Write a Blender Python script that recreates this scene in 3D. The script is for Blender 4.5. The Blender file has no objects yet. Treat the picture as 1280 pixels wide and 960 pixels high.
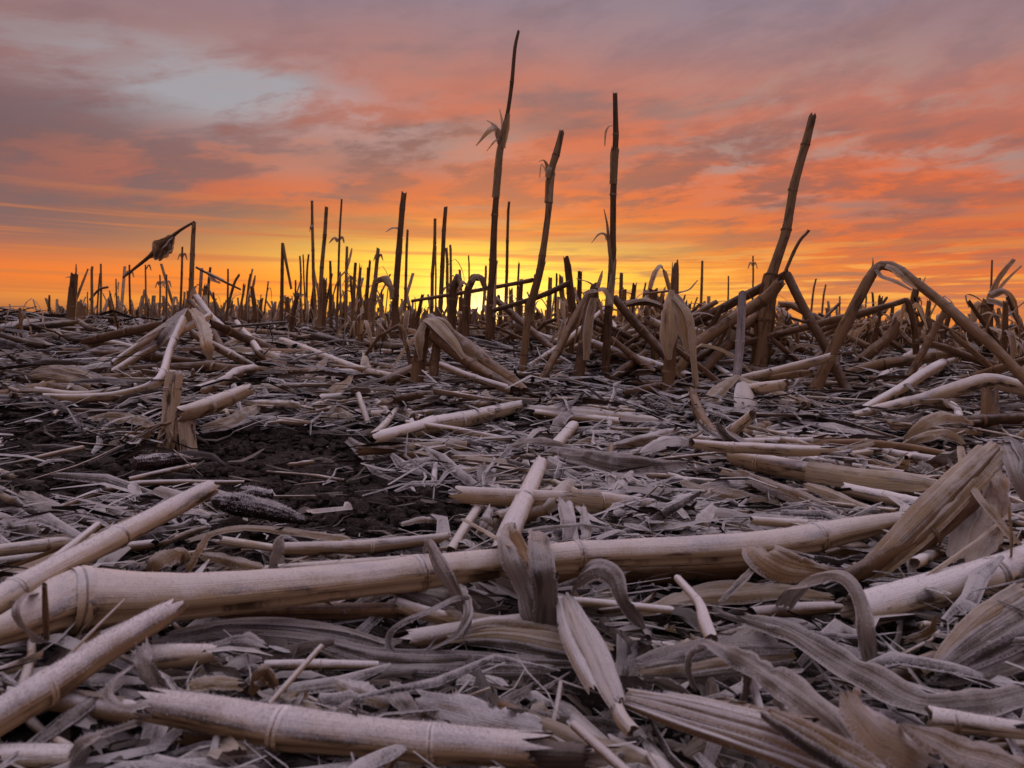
import bpy, math, random
import numpy as np
from mathutils import Vector, Matrix

random.seed(7)
RNG = np.random.default_rng(7)
SC = bpy.context.scene
COL = SC.collection

# ------------------------------------------------------------------ camera
F = 970.0                       # focal length in pixels of a 1280 wide picture
CAMZ = 0.17
PITCH = math.atan(73.0 / F)
ROLL = math.radians(1.6)
cam_data = bpy.data.cameras.new("camera")
cam_data.sensor_width = 36.0
cam_data.lens = 36.0 * F / 1280.0
cam_data.clip_start = 0.01
cam_data.clip_end = 9000.0
cam = bpy.data.objects.new("camera", cam_data)
COL.objects.link(cam)
fwd = Vector((0, math.cos(PITCH), -math.sin(PITCH)))
r0 = Vector((1, 0, 0))
u0 = r0.cross(fwd)
CR = r0 * math.cos(ROLL) + u0 * math.sin(ROLL)
CU = u0 * math.cos(ROLL) - r0 * math.sin(ROLL)
CAM = Vector((0, 0, CAMZ))
cam.matrix_world = Matrix(((CR.x, CU.x, -fwd.x, CAM.x), (CR.y, CU.y, -fwd.y, CAM.y),
                           (CR.z, CU.z, -fwd.z, CAM.z), (0, 0, 0, 1)))
SC.camera = cam
cam_data.dof.use_dof = True
cam_data.dof.focus_distance = 0.95
cam_data.dof.aperture_fstop = 24.0

def ray(px, py):
    return fwd + CR * ((px - 640) / F) - CU * ((py - 480) / F)

def at_depth(px, py, d):
    return CAM + ray(px, py) * d

def to_pixel(p):
    v = Vector(p) - CAM
    d = v.dot(fwd)
    if d < 0.02:
        return (-9999, -9999, d)
    return (640 + F * v.dot(CR) / d, 480 - F * v.dot(CU) / d, d)

def sky_dir(px, py):
    v = ray(px, py).normalized()
    return math.atan2(v.x, v.y), math.asin(v.z)

# ------------------------------------------------------------------ view, sun
SC.view_settings.view_transform = 'Standard'
SC.view_settings.look = 'None'
SC.view_settings.exposure = 0.2
SC.view_settings.gamma = 1.0
SC.cycles.max_bounces = 5
SC.cycles.diffuse_bounces = 3
SC.cycles.glossy_bounces = 2
SC.cycles.transmission_bounces = 2
SC.cycles.transparent_max_bounces = 2
SC.cycles.use_denoising = True
SUN_AZ, _ = sky_dir(612, 395)
SUN_EL = math.radians(2.5)
sun = bpy.data.lights.new("sun", 'SUN')
sun.energy = 2.0
sun.angle = math.radians(12)
sun.color = (1.0, 0.46, 0.16)
suno = bpy.data.objects.new("sun", sun)
COL.objects.link(suno)
sd = Vector((math.sin(SUN_AZ) * math.cos(SUN_EL), math.cos(SUN_AZ) * math.cos(SUN_EL), math.sin(SUN_EL)))
suno.rotation_euler = sd.to_track_quat('Z', 'Y').to_euler()
suno.location = (0, 4, 3)

# ------------------------------------------------------------------ node shorthand
class E:
    """a value socket with arithmetic"""
    def __init__(s, nt, sock):
        s.nt, s.s = nt, sock
    def _m(s, op, *o, clamp=False):
        n = s.nt.nodes.new('ShaderNodeMath'); n.operation = op; n.use_clamp = clamp
        for i, v in enumerate((s,) + o):
            if isinstance(v, E): s.nt.links.new(v.s, n.inputs[i])
            else: n.inputs[i].default_value = v
        return E(s.nt, n.outputs[0])
    def __add__(s, o): return s._m('ADD', o)
    def __sub__(s, o): return s._m('SUBTRACT', o)
    def __mul__(s, o): return s._m('MULTIPLY', o)
    def __truediv__(s, o): return s._m('DIVIDE', o)
    __radd__ = __add__
    __rmul__ = __mul__
    def __rsub__(s, o): return (s * -1.0) + o
    def exp(s): return s._m('EXPONENT')
    def abs(s): return s._m('ABSOLUTE')
    def pow(s, o): return s._m('POWER', o)
    def clamp(s): return s._m('ADD', 0.0, clamp=True)
    def max(s, o): return s._m('MAXIMUM', o)
    def log(s): return s._m('LOGARITHM', math.e)
    def step(s, a, b):                   # smoothstep
        n = s.nt.nodes.new('ShaderNodeMapRange'); n.interpolation_type = 'SMOOTHSTEP'
        s.nt.links.new(s.s, n.inputs['Value'])
        n.inputs['From Min'].default_value = a; n.inputs['From Max'].default_value = b
        return E(s.nt, n.outputs[0])

def combine(nt, x, y, z=0.0):
    n = nt.nodes.new('ShaderNodeCombineXYZ')
    for i, v in enumerate((x, y, z)):
        if isinstance(v, E): nt.links.new(v.s, n.inputs[i])
        else: n.inputs[i].default_value = v
    return n.outputs[0]

def noise_tex(nt, vec, scale=1.0, detail=4.0, rough=0.55, dist=0.0):
    n = nt.nodes.new('ShaderNodeTexNoise')
    nt.links.new(vec, n.inputs['Vector'])
    n.inputs['Scale'].default_value = scale
    n.inputs['Detail'].default_value = detail
    n.inputs['Roughness'].default_value = rough
    n.inputs['Distortion'].default_value = dist
    return E(nt, n.outputs['Fac'])

def mixc(nt, fac, a, b, blend='MIX'):
    n = nt.nodes.new('ShaderNodeMix'); n.data_type = 'RGBA'; n.blend_type = blend
    n.clamp_factor = True
    for i, v in ((0, fac), (6, a), (7, b)):
        if isinstance(v, E): nt.links.new(v.s, n.inputs[i])
        elif isinstance(v, bpy.types.NodeSocket): nt.links.new(v, n.inputs[i])
        elif i == 0: n.inputs[0].default_value = v
        else: n.inputs[i].default_value = (*v, 1.0)
    return n.outputs[2]

def ramp(nt, fac, stops, interp='LINEAR'):
    n = nt.nodes.new('ShaderNodeValToRGB')
    n.color_ramp.interpolation = interp
    nt.links.new(fac.s, n.inputs[0])
    el = n.color_ramp.elements
    while len(el) < len(stops): el.new(0.5)
    for e, (p, c) in zip(el, stops):
        e.position = p; e.color = (*c, 1.0)
    return n.outputs[0]

def srgb(r, g, b):
    return tuple(((c / 255 + 0.055) / 1.055) ** 2.4 if c > 10 else c / 255 / 12.92 for c in (r, g, b))

# ------------------------------------------------------------------ sky: sunrise clouds over a clear dusk sky
world = bpy.data.worlds.new("World")
SC.world = world
world.use_nodes = True
wt = world.node_tree
wt.nodes.clear()
out = wt.nodes.new('ShaderNodeOutputWorld')
tc = wt.nodes.new('ShaderNodeTexCoord')
sep = wt.nodes.new('ShaderNodeSeparateXYZ')
wt.links.new(tc.outputs['Generated'], sep.inputs[0])
DX, DY, DZ = (E(wt, sep.outputs[i]) for i in range(3))
EL = DZ._m('ARCSINE')
AZ = DX._m('ARCTAN2', DY)
ELP = EL.max(0.0)
LEL = (ELP + 0.07).log()                 # cloud layers bunch up towards the horizon
warp = noise_tex(wt, combine(wt, AZ * 2.2, LEL * 2.0), 1.0, 3.0) - 0.5
def sky_noise(ka, ke, seed, detail=5.0, rough=0.58, tilt=0.0, w=0.5):
    return noise_tex(wt, combine(wt, AZ * ka + warp * w + seed, LEL * ke + AZ * tilt + warp * (w * 1.2), seed * 1.7), 1.0, detail, rough)
n_big = sky_noise(2.6, 3.2, 3.1, 5.0, tilt=-1.3)
n_mid = sky_noise(3.6, 5.6, 8.4, 6.0, 0.58, tilt=-1.9)
n_fine = sky_noise(7.0, 14.0, 15.3, 7.0, 0.60, tilt=-3.0)
n_mot = sky_noise(8.0, 7.5, 27.7, 8.0, 0.64, tilt=-2.6, w=1.1)
n_low = sky_noise(2.0, 17.0, 5.7, 5.0, 0.52, tilt=-0.6, w=0.3)
def blob(px, py, wx, wy, t=0.0):
    a0, e0 = sky_dir(px, py)
    a = (AZ - a0) * (F / wx); e = (EL - e0 + (AZ - a0) * t) * (F / wy)
    return ((a * a + e * e) * -1.0).exp()

ef = ELP + (n_big - 0.5) * 0.10 * ELP._m('MULTIPLY', 6.0, clamp=True)
base = ramp(wt, (ef / 1.6), [(q / 1.6, srgb(*c)) for q, c in [
    (0.0, (236, 128, 48)), (0.03, (244, 134, 40)), (0.06, (244, 116, 40)), (0.10, (230, 102, 46)), (0.16, (210, 102, 64)),
    (0.23, (198, 112, 88)), (0.30, (174, 128, 122)), (0.38, (150, 130, 142)), (0.48, (150, 136, 152)),
    (0.8, (216, 194, 204)), (1.57, (244, 232, 242))]])  # overhead made brighter than the low sky, added light for the ground
# away from the sunrise the warm colours die off to lavender
side = AZ.abs().step(0.75, 1.9)
dusk = ramp(wt, ELP / 1.6, [(0.0, srgb(112, 84, 98)), (0.12, srgb(114, 94, 112)), (0.4, srgb(146, 132, 150)), (1.0, srgb(244, 232, 242))])
base = mixc(wt, side, base, dusk)
# mauve cloud banks and orange-lit undersides
band = ELP.step(0.02, 0.10) * (1.0 - ELP.step(0.36, 0.60)) * (1.0 - side)
base = mixc(wt, n_mid.step(0.52, 0.68) * band * 0.70 * (1.0 - ELP.step(0.18, 0.33)), base, srgb(232, 108, 52))
base = mixc(wt, (1.0 - n_mid.step(0.33, 0.52)) * band * (0.75 - ELP.step(0.20, 0.36) * 0.4), base, srgb(138, 100, 98))
base = mixc(wt, (1.0 - n_mot.step(0.36, 0.54)) * band * 0.34 * (1.0 - ELP.step(0.22, 0.36)), base, srgb(140, 102, 100))
# the purple-grey mass on the left
left = blob(60, 235, 430, 115)
base = mixc(wt, left * (n_mid * 0.6 + 0.62), base, srgb(118, 91, 96))
base = mixc(wt, blob(-60, 180, 380, 210) * 0.55, base, srgb(116, 94, 102))
base = mixc(wt, (1.0 - n_mot.step(0.38, 0.55)) * ELP.step(0.2, 0.34) * (1.0 - ELP.step(0.5, 0.8)) * 0.30 * (1.0 - side), base, srgb(124, 108, 120))
base = mixc(wt, blob(100, 170, 330, 40, -.10) * n_mot.step(0.30, 0.55) * 0.75, base, srgb(104, 84, 90))
base = mixc(wt, blob(290, 268, 230, 14) * n_mot.step(0.32, 0.55) * 0.7, base, srgb(116, 90, 90))
# grey-blue openings
op = blob(275, 118, 150, 44) * n_mot.step(0.30, 0.56) + blob(430, 150, 150, 40, .15) * n_mot.step(0.44, 0.60) * 0.7
op = op + blob(120, 60, 220, 40) * n_fine.step(0.42, 0.62) * 0.4
base = mixc(wt, op * 0.95, base, srgb(163, 163, 170))
op2 = blob(1140, 185, 200, 40, .2) * n_mot.step(0.47, 0.60) + blob(930, 225, 130, 40, .1) * n_mot.step(0.46, 0.58) + blob(1060, 100, 240, 45, .2) * n_mot.step(0.48, 0.64) * 0.6
op2 = op2 + blob(650, 275, 130, 36) * n_fine.step(0.5, 0.62) * 0.8 + blob(370, 215, 60, 22) * n_mot.step(.36, .56) * 0.7 + blob(620, 190, 70, 30) * n_mot.step(0.42, 0.58) * 0.8
base = mixc(wt, op2 * 0.8, base, srgb(176, 150, 142))
# glowing orange sheets, fanning out of the sunrise
base = mixc(wt, blob(760, 165, 330, 62, .10) * n_mid.step(0.34, 0.56) * 0.75, base, srgb(222, 112, 74))
base = mixc(wt, blob(1150, 240, 270, 50, .05) * n_mid.step(0.34, 0.54) * 0.85, base, srgb(226, 104, 54))
base = mixc(wt, blob(420, 250, 260, 36) * n_mot.step(0.38, 0.58) * 0.8, base, srgb(226, 106, 56))
base = mixc(wt, blob(330, 182, 230, 22, -.12) * n_mot.step(0.44, 0.6) * 0.55, base, srgb(204, 116, 84))
base = mixc(wt, blob(760, 285, 320, 60) * n_mid.step(0.36, 0.58) * 0.7, base, srgb(238, 112, 44))
base = mixc(wt, blob(900, 250, 380, 60, .06) * (1.0 - n_mot.step(0.42, 0.54)) * 0.8, base, srgb(140, 94, 88))
base = mixc(wt, blob(560, 290, 280, 26) * (1.0 - n_fine.step(0.42, 0.54)) * 0.75, base, srgb(152, 96, 80))
shade = ELP.step(0.35, 0.9) * 0.17 + 0.83               # low sky dimmed, overhead left brighter to light the ground
base = mixc(wt, 1.0, base, combine(wt, shade, shade * 0.985, shade), 'MULTIPLY')
# the glow over the sun below the horizon
glow = blob(600, 366, 290, 46)
base = mixc(wt, glow * (n_low.step(0.30, 0.62) * 0.75 + 0.25), base, srgb(255, 168, 44))
glow2 = blob(592, 356, 240, 50) * (n_low.step(0.36, 0.52) * 0.9 + 0.10)
base = mixc(wt, glow2, base, (1.05, 0.72, 0.055))
core = blob(606, 382, 120, 44)
base = mixc(wt, core * 0.95, base, (1.45, 1.08, 0.16))
base = mixc(wt, blob(606, 386, 48, 26) * 0.9, base, (2.0, 1.7, 0.75))
base = mixc(wt, blob(170, 346, 340, 26) * 0.8, base, srgb(242, 118, 32))
base = mixc(wt, blob(170, 378, 260, 12) * 0.5, base, srgb(250, 158, 50))
# thin grey streaks low over the horizon
low = (1.0 - n_low.step(0.38, 0.52)) * ELP.step(0.004, 0.03) * (1.0 - ELP.step(0.10, 0.18)) * (1.0 - core) * (1.0 - blob(600, 362, 230, 60) * 0.75)
base = mixc(wt, low * 0.66, base, srgb(196, 112, 60))
base = mixc(wt, blob(40, 386, 170, 14) * 0.55, base, srgb(164, 106, 66))
base = mixc(wt, blob(1150, 372, 260, 30) * (1.0 - n_fine.step(0.45, 0.6)) * 0.7, base, srgb(176, 106, 84))
base = mixc(wt, blob(960, 362, 330, 46) * n_fine.step(0.50, 0.60) * 0.75, base, srgb(238, 176, 84))
base = mixc(wt, blob(960, 350, 380, 60) * (1.0 - n_fine.step(0.36, 0.47)) * 0.8, base, srgb(146, 100, 82))
base = mixc(wt, blob(300, 395, 900, 5) * 0.4, base, srgb(150, 92, 60))
ns = wt.nodes.new('ShaderNodeTexSky')
ns.sky_type = 'NISHITA'
ns.sun_disc = False
ns.sun_elevation = SUN_EL
ns.sun_rotation = SUN_AZ
bg1 = wt.nodes.new('ShaderNodeBackground')
wt.links.new(base, bg1.inputs[0])
bg1.inputs[1].default_value = 0.97
bg2 = wt.nodes.new('ShaderNodeBackground')
wt.links.new(ns.outputs[0], bg2.inputs[0])
bg2.inputs[1].default_value = 0.008
addw = wt.nodes.new('ShaderNodeAddShader')
wt.links.new(bg1.outputs[0], addw.inputs[0])
wt.links.new(bg2.outputs[0], addw.inputs[1])
wt.links.new(addw.outputs[0], out.inputs[0])
# ------------------------------------------------------------------ materials
def new_mat(name):
    m = bpy.data.materials.new(name); m.use_nodes = True
    nt = m.node_tree; nt.nodes.clear()
    o = nt.nodes.new('ShaderNodeOutputMaterial')
    return m, nt, o

def attr(nt, name):
    n = nt.nodes.new('ShaderNodeAttribute'); n.attribute_name = name
    return E(nt, n.outputs['Fac'])

def plant_mat(name, cols, frost, transl=0.0, bump=0.5, fibre=(46.0, 9.0), dark=0.35, velvet=False):
    """dry fibrous maize: streaks along the length, mildew blotches, rime on faces that look up"""
    m, nt, o = new_mat(name)
    uv = nt.nodes.new('ShaderNodeUVMap'); uv.uv_map = 'UVMap'
    su = nt.nodes.new('ShaderNodeSeparateXYZ'); nt.links.new(uv.outputs[0], su.inputs[0])
    U, V = E(nt, su.outputs[0]), E(nt, su.outputs[1])
    oi = nt.nodes.new('ShaderNodeObjectInfo')
    rnd = E(nt, oi.outputs['Random'])
    tone = (attr(nt, 'tone') + rnd)._m('FRACT')
    fib = noise_tex(nt, combine(nt, U * fibre[0], V * fibre[1], tone * 37.0), 1.0, 4.0, 0.65)
    geo = nt.nodes.new('ShaderNodeNewGeometry')
    tcn = nt.nodes.new('ShaderNodeTexCoord')
    blot = noise_tex(nt, combine(nt, U * 3.0, V * 22.0, tone * 91.0 + 3.0), 1.0, 5.0, 0.62)
    col = ramp(nt, (fib * 0.75 + tone * 0.72 - 0.26).clamp(), [(0.15, cols[0]), (0.5, cols[1]), (0.85, cols[2])])
    col = mixc(nt, (1.0 - fib.step(0.30, 0.44)) * 0.65, col, tuple(c * 0.45 for c in cols[0]))
    col = mixc(nt, (1.0 - blot.step(0.34, 0.50)) * dark * 2.0, col, tuple(c * 0.34 for c in cols[0]))
    col = mixc(nt, blot.step(0.56, 0.74) * 0.35, col, cols[2])
    nz = E(nt, None); sz = nt.nodes.new('ShaderNodeSeparateXYZ')
    nt.links.new(geo.outputs['Normal'], sz.inputs[0]); nz = E(nt, sz.outputs[2])
    rim1 = noise_tex(nt, geo.outputs['Position'], 70.0, 3.0, 0.6)
    rim2 = noise_tex(nt, geo.outputs['Position'], 900.0, 2.0, 0.7)
    edge = attr(nt, 'edge')
    if velvet: fr = (nz + (rim1 - 0.5) * 0.8 + (rim2 - 0.5) * 0.7 + (fib - 0.5) * 0.5).step(-0.05, 0.95)
    else: fr = (nz + (rim1 - 0.5) * 1.5 + (rim2 - 0.5) * 0.9 + (fib - 0.5) * 0.9).step(0.30, 1.15)
    fr = fr * ((tone * 7.31)._m('FRACT') * 0.38 + 0.68) * frost
    fr = fr.max((edge + (rim2 - 0.5) * 0.9 + nz * 0.25).step(0.80, 1.05) * frost * 0.95)
    col = mixc(nt, fr, col, (0.94, 0.90, 0.91))
    b = nt.nodes.new('ShaderNodeBump'); b.inputs['Strength'].default_value = bump; b.inputs['Distance'].default_value = 0.0016
    hgt = fib * 0.8 + rim2 * fr * 0.6
    nt.links.new(hgt.s, b.inputs['Height'])
    p = nt.nodes.new('ShaderNodeBsdfPrincipled')
    nt.links.new(col, p.inputs['Base Color']); nt.links.new(b.outputs[0], p.inputs['Normal'])
    p.inputs['Roughness'].default_value = 0.66
    p.inputs['Specular IOR Level'].default_value = 0.25
    if transl > 0:
        t = nt.nodes.new('ShaderNodeBsdfTranslucent'); nt.links.new(col, t.inputs[0]); nt.links.new(b.outputs[0], t.inputs['Normal'])
        mx = nt.nodes.new('ShaderNodeMixShader'); mx.inputs[0].default_value = transl
        nt.links.new(p.outputs[0], mx.inputs[1]); nt.links.new(t.outputs[0], mx.inputs[2])
        nt.links.new(mx.outputs[0], o.inputs[0])
    else:
        nt.links.new(p.outputs[0], o.inputs[0])
    return m

STRAW = ((0.27, 0.165, 0.08), (0.50, 0.35, 0.19), (0.68, 0.53, 0.34))
STRAWD = ((0.105, 0.053, 0.022), (0.21, 0.115, 0.05), (0.32, 0.195, 0.095))
GREY = ((0.13, 0.10, 0.08), (0.26, 0.215, 0.175), (0.43, 0.37, 0.31))
M_STALK = plant_mat('frosted stalk', STRAW, 0.95, dark=0.6, velvet=True)
M_PALE = plant_mat('bleached stalk', ((0.36, 0.31, 0.29), (0.55, 0.50, 0.48), (0.70, 0.66, 0.65)), 0.9, velvet=True)
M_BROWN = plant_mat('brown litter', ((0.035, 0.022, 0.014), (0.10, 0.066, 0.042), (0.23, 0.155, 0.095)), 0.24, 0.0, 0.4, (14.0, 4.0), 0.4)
M_STUB = plant_mat('standing stalk', STRAWD, 0.24)
M_LEAF = plant_mat('dry leaf', GREY, 0.50, 0.22, 0.9, (26.0, 5.0), 0.35)
M_HUSK = plant_mat('dry husk', STRAW, 0.52, 0.28, 0.9, (30.0, 5.0), 0.3)
M_FHUSK = plant_mat('frosted husk', STRAW, 0.95, 0.2, 0.9, (30.0, 5.0), 0.2, velvet=True)
M_STRAW = plant_mat('loose straw', ((0.16, 0.10, 0.055), (0.36, 0.25, 0.15), (0.56, 0.44, 0.30)), 0.75, 0.0, 0.5, (20.0, 8.0), 0.45)
M_NODE = plant_mat('stalk joint', ((0.12, 0.075, 0.05), (0.24, 0.16, 0.10), (0.42, 0.31, 0.20)), 0.6, 0.0, 0.6, (60.0, 40.0), 0.5)
M_PITH = plant_mat('stalk pith', ((0.05, 0.03, 0.02), (0.16, 0.10, 0.06), (0.42, 0.33, 0.24)), 0.2, 0.0, 0.8, (14.0, 14.0), 0.5)
M_LITTER = plant_mat('frosted litter', ((0.028, 0.02, 0.016), (0.085, 0.067, 0.054), (0.27, 0.23, 0.19)), 0.60, 0.0, 0.4, (14.0, 4.0), 0.4)
M_ROT_SHADE = plant_mat('rot and gap shade', ((0.022, 0.014, 0.01), (0.06, 0.04, 0.028), (0.13, 0.09, 0.065)), 0.12, 0.0, 0.5, (14.0, 4.0), 0.4)  # rotten stalk core; on the lower litter, gap shade put into the colour
M_COB = plant_mat('bare cob', ((0.025, 0.015, 0.012), (0.05, 0.03, 0.024), (0.085, 0.052, 0.04)), 0.75, 0.0, 0.4, (60.0, 90.0), 0.3)

def rime_mat():
    m, nt, o = new_mat('hoar frost')
    p = nt.nodes.new('ShaderNodeBsdfPrincipled')
    p.inputs['Base Color'].default_value = (0.86, 0.84, 0.86, 1)
    p.inputs['Roughness'].default_value = 0.5
    t = nt.nodes.new('ShaderNodeBsdfTranslucent'); t.inputs[0].default_value = (0.86, 0.84, 0.86, 1)
    mx = nt.nodes.new('ShaderNodeMixShader'); mx.inputs[0].default_value = 0.6
    nt.links.new(p.outputs[0], mx.inputs[1]); nt.links.new(t.outputs[0], mx.inputs[2])
    nt.links.new(mx.outputs[0], o.inputs[0])
    return m
M_RIME = rime_mat()

def soil_mat(name, far):
    m, nt, o = new_mat(name)
    geo = nt.nodes.new('ShaderNodeNewGeometry')
    pos = geo.outputs['Position']
    sz = nt.nodes.new('ShaderNodeSeparateXYZ'); nt.links.new(geo.outputs['Normal'], sz.inputs[0])
    nz = E(nt, sz.outputs[2])
    a = noise_tex(nt, pos, 14.0, 6.0, 0.65); c = noise_tex(nt, pos, 160.0, 5.0, 0.7); e = noise_tex(nt, pos, 700.0, 3.0, 0.7)
    col = ramp(nt, a * 0.5 + c * 0.5, [(0.3, (0.024, 0.018, 0.0155)), (0.52, (0.055, 0.042, 0.036)), (0.75, (0.105, 0.082, 0.072))])
    spk = (e * 0.55 + c * 0.45).step(0.53, 0.70) * nz.step(0.2, 0.9) * 0.5
    col = mixc(nt, spk, col, (0.66, 0.62, 0.64))
    if far:                       # beyond the rows the pieces run together: straw coloured stubble
        sp = nt.nodes.new('ShaderNodeSeparateXYZ'); nt.links.new(pos, sp.inputs[0])
        d = E(nt, sp.outputs[1])
        stub = noise_tex(nt, pos, 9.0, 6.0, 0.7)
        scol = ramp(nt, stub, [(0.3, (0.05, 0.036, 0.028)), (0.5, (0.17, 0.12, 0.085)), (0.7, (0.34, 0.28, 0.24))])
        col = mixc(nt, d.step(3.0, 9.0), col, scol)
    b = nt.nodes.new('ShaderNodeBump'); b.inputs['Strength'].default_value = 0.9; b.inputs['Distance'].default_value = 0.006
    hh = c * 0.7 + e * 0.4
    nt.links.new(hh.s, b.inputs['Height'])
    p = nt.nodes.new('ShaderNodeBsdfPrincipled')
    nt.links.new(col, p.inputs['Base Color']); nt.links.new(b.outputs[0], p.inputs['Normal'])
    p.inputs['Roughness'].default_value = 0.9; p.inputs['Specular IOR Level'].default_value = 0.1
    nt.links.new(p.outputs[0], o.inputs[0])
    return m
M_SOIL = soil_mat('frosty soil', True)
M_CLOD = soil_mat('soil clod', False)
# ------------------------------------------------------------------ terrain
def vnoise(x, y, seed):
    """smooth value noise on numpy arrays"""
    xi, yi = np.floor(x).astype(np.int64), np.floor(y).astype(np.int64)
    fx, fy = x - xi, y - yi
    fx, fy = fx * fx * (3 - 2 * fx), fy * fy * (3 - 2 * fy)
    def h(a, b):
        n = (a * 374761393 + b * 668265263 + seed * 982451653) & 0x7fffffff
        n = ((n ^ (n >> 13)) * 1274126177) & 0x7fffffff
        return ((n ^ (n >> 16)) & 0xffff) / 65535.0
    return (h(xi, yi) * (1 - fx) + h(xi + 1, yi) * fx) * (1 - fy) + (h(xi, yi + 1) * (1 - fx) + h(xi + 1, yi + 1) * fx) * fy

PROF_Y = np.array([-3000, -1, 0.2, 0.95, 1.15, 1.35, 1.65, 2.2, 4, 10, 40, 200, 4000.0])
PROF_Z = np.array([0.0, 0.0, 0.0, 0.010, 0.030, 0.055, 0.082, 0.086, 0.078, 0.068, 0.05, 0.02, 0.0])
def terrain(x, y):
    x = np.asarray(x, float); y = np.asarray(y, float)
    z = np.interp(y, PROF_Y, PROF_Z)
    k = np.clip((30 - np.hypot(x, y)) / 25, 0, 1)
    return z + k * ((vnoise(x * 3.1, y * 3.1, 1) - 0.5) * 0.022 + (vnoise(x * 11, y * 11, 2) - 0.5) * 0.010)
def ground(x, y): return float(terrain(x, y))

def hit(px, py, lift=0.0):
    """point at a height of lift above the field, seen at this place of the photograph"""
    r = ray(px, py)
    def f(t):
        p = CAM + r * t
        return p.z - ground(p.x, p.y) - lift
    t0 = 0.15; t = t0
    while t < 60:
        if f(t) < 0: break
        t0 = t; t *= 1.03
    a, b = t0, t
    for _ in range(24):
        m = (a + b) / 2
        if f(m) > 0: a = m
        else: b = m
    return CAM + r * a, a

# ------------------------------------------------------------------ mesh buffers
class MB:
    def __init__(s):
        s.v, s.f, s.uv, s.tone, s.mi, s.edge, s.n = [], [], [], [], [], [], 0
    def add(s, v, f, uv, tone=None, mi=0, edge=None):
        """v (n,3), f list of index tuples, uv (n,2) per vertex"""
        v = np.asarray(v, float)
        s.v.append(v); s.uv.append(np.asarray(uv, float))
        s.tone.append(np.full(len(v), random.random() if tone is None else tone))
        s.edge.append(np.zeros(len(v)) if edge is None else np.asarray(edge, float).ravel())
        f = np.asarray(f, np.int64)
        s.f.append(f + s.n); s.mi.append(np.full(len(f), mi)); s.n += len(v)
        return s
    def build(s, name, mats, parent=None, loc=(0, 0, 0), smooth=True):
        me = s.mesh(name, mats, loc, smooth)
        o = bpy.data.objects.new(name, me); COL.objects.link(o)
        if parent is not None: o.parent = parent
        else: o.location = loc
        return o
    def mesh(s, name, mats, loc=(0, 0, 0), smooth=True):
        V = np.concatenate(s.v) - np.array(loc)
        UV = np.concatenate(s.uv)
        quads = [f for f in s.f if f.shape[1] == 4]; tris = [f for f in s.f if f.shape[1] == 3]
        mq = [m for f, m in zip(s.f, s.mi) if f.shape[1] == 4]; mt = [m for f, m in zip(s.f, s.mi) if f.shape[1] == 3]
        Q = np.concatenate(quads) if quads else np.zeros((0, 4), np.int64)
        T = np.concatenate(tris) if tris else np.zeros((0, 3), np.int64)
        loops = np.concatenate([Q.ravel(), T.ravel()])
        tot = np.concatenate([np.full(len(Q), 4), np.full(len(T), 3)])
        st = np.concatenate([[0], np.cumsum(tot)[:-1]])
        me = bpy.data.meshes.new(name)
        me.vertices.add(len(V)); me.vertices.foreach_set('co', V.ravel())
        me.loops.add(len(loops)); me.loops.foreach_set('vertex_index', loops.astype(np.int32))
        me.polygons.add(len(tot)); me.polygons.foreach_set('loop_start', st.astype(np.int32))
        me.polygons.foreach_set('material_index', np.concatenate(mq + mt).astype(np.int32))
        me.polygons.foreach_set('use_smooth', np.full(len(tot), smooth))
        ul = me.uv_layers.new(name='UVMap'); ul.data.foreach_set('uv', UV[loops].ravel())
        at = me.attributes.new('tone', 'FLOAT', 'POINT'); at.data.foreach_set('value', np.concatenate(s.tone))
        ae = me.attributes.new('edge', 'FLOAT', 'POINT'); ae.data.foreach_set('value', np.concatenate(s.edge))
        for m in (mats if isinstance(mats, (list, tuple)) else [mats]): me.materials.append(m)
        me.update(calc_edges=True)
        return me

def smooth_path(pts, n, extra=None):
    """Catmull-Rom through the points (and through extra columns), n samples evenly by length"""
    P = np.array([list(p) for p in pts], float)
    if extra is not None: P = np.hstack([P, np.asarray(extra, float).reshape(len(P), -1)])
    if len(P) == 2:
        t = np.linspace(0, 1, n)[:, None]
        return P[0] * (1 - t) + P[1] * t
    Q = np.vstack([2 * P[0] - P[1], P, 2 * P[-1] - P[-2]])
    outp = []
    for i in range(1, len(Q) - 2):
        t = np.linspace(0, 1, 14, endpoint=False)[:, None]
        a, b, c, d = Q[i - 1], Q[i], Q[i + 1], Q[i + 2]
        outp.append(0.5 * (2 * b + (c - a) * t + (2 * a - 5 * b + 4 * c - d) * t ** 2 + (3 * b - a - 3 * c + d) * t ** 3))
    D = np.vstack(outp + [P[-1:]])
    L = np.concatenate([[0], np.cumsum(np.linalg.norm(np.diff(D[:, :3], axis=0), axis=1))])
    s = np.linspace(0, L[-1], n)
    return np.stack([np.interp(s, L, D[:, k]) for k in range(D.shape[1])], 1)

def kinked_path(pts, n, extra):
    """straight lengths between hard kinks; the pith is crushed flat at each kink"""
    P = np.column_stack([np.array([list(q) for q in pts], float), np.asarray(extra, float)])
    L = np.concatenate([[0], np.cumsum(np.linalg.norm(np.diff(P[:, :3], axis=0), axis=1))])
    s = np.unique(np.concatenate([np.linspace(0, L[-1], n - len(pts) + 2), L[1:-1]]))
    s = np.interp(np.linspace(0, len(s) - 1, n), np.arange(len(s)), s)
    return np.stack([np.interp(s, L, P[:, k]) for k in range(4)], 1)

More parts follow.
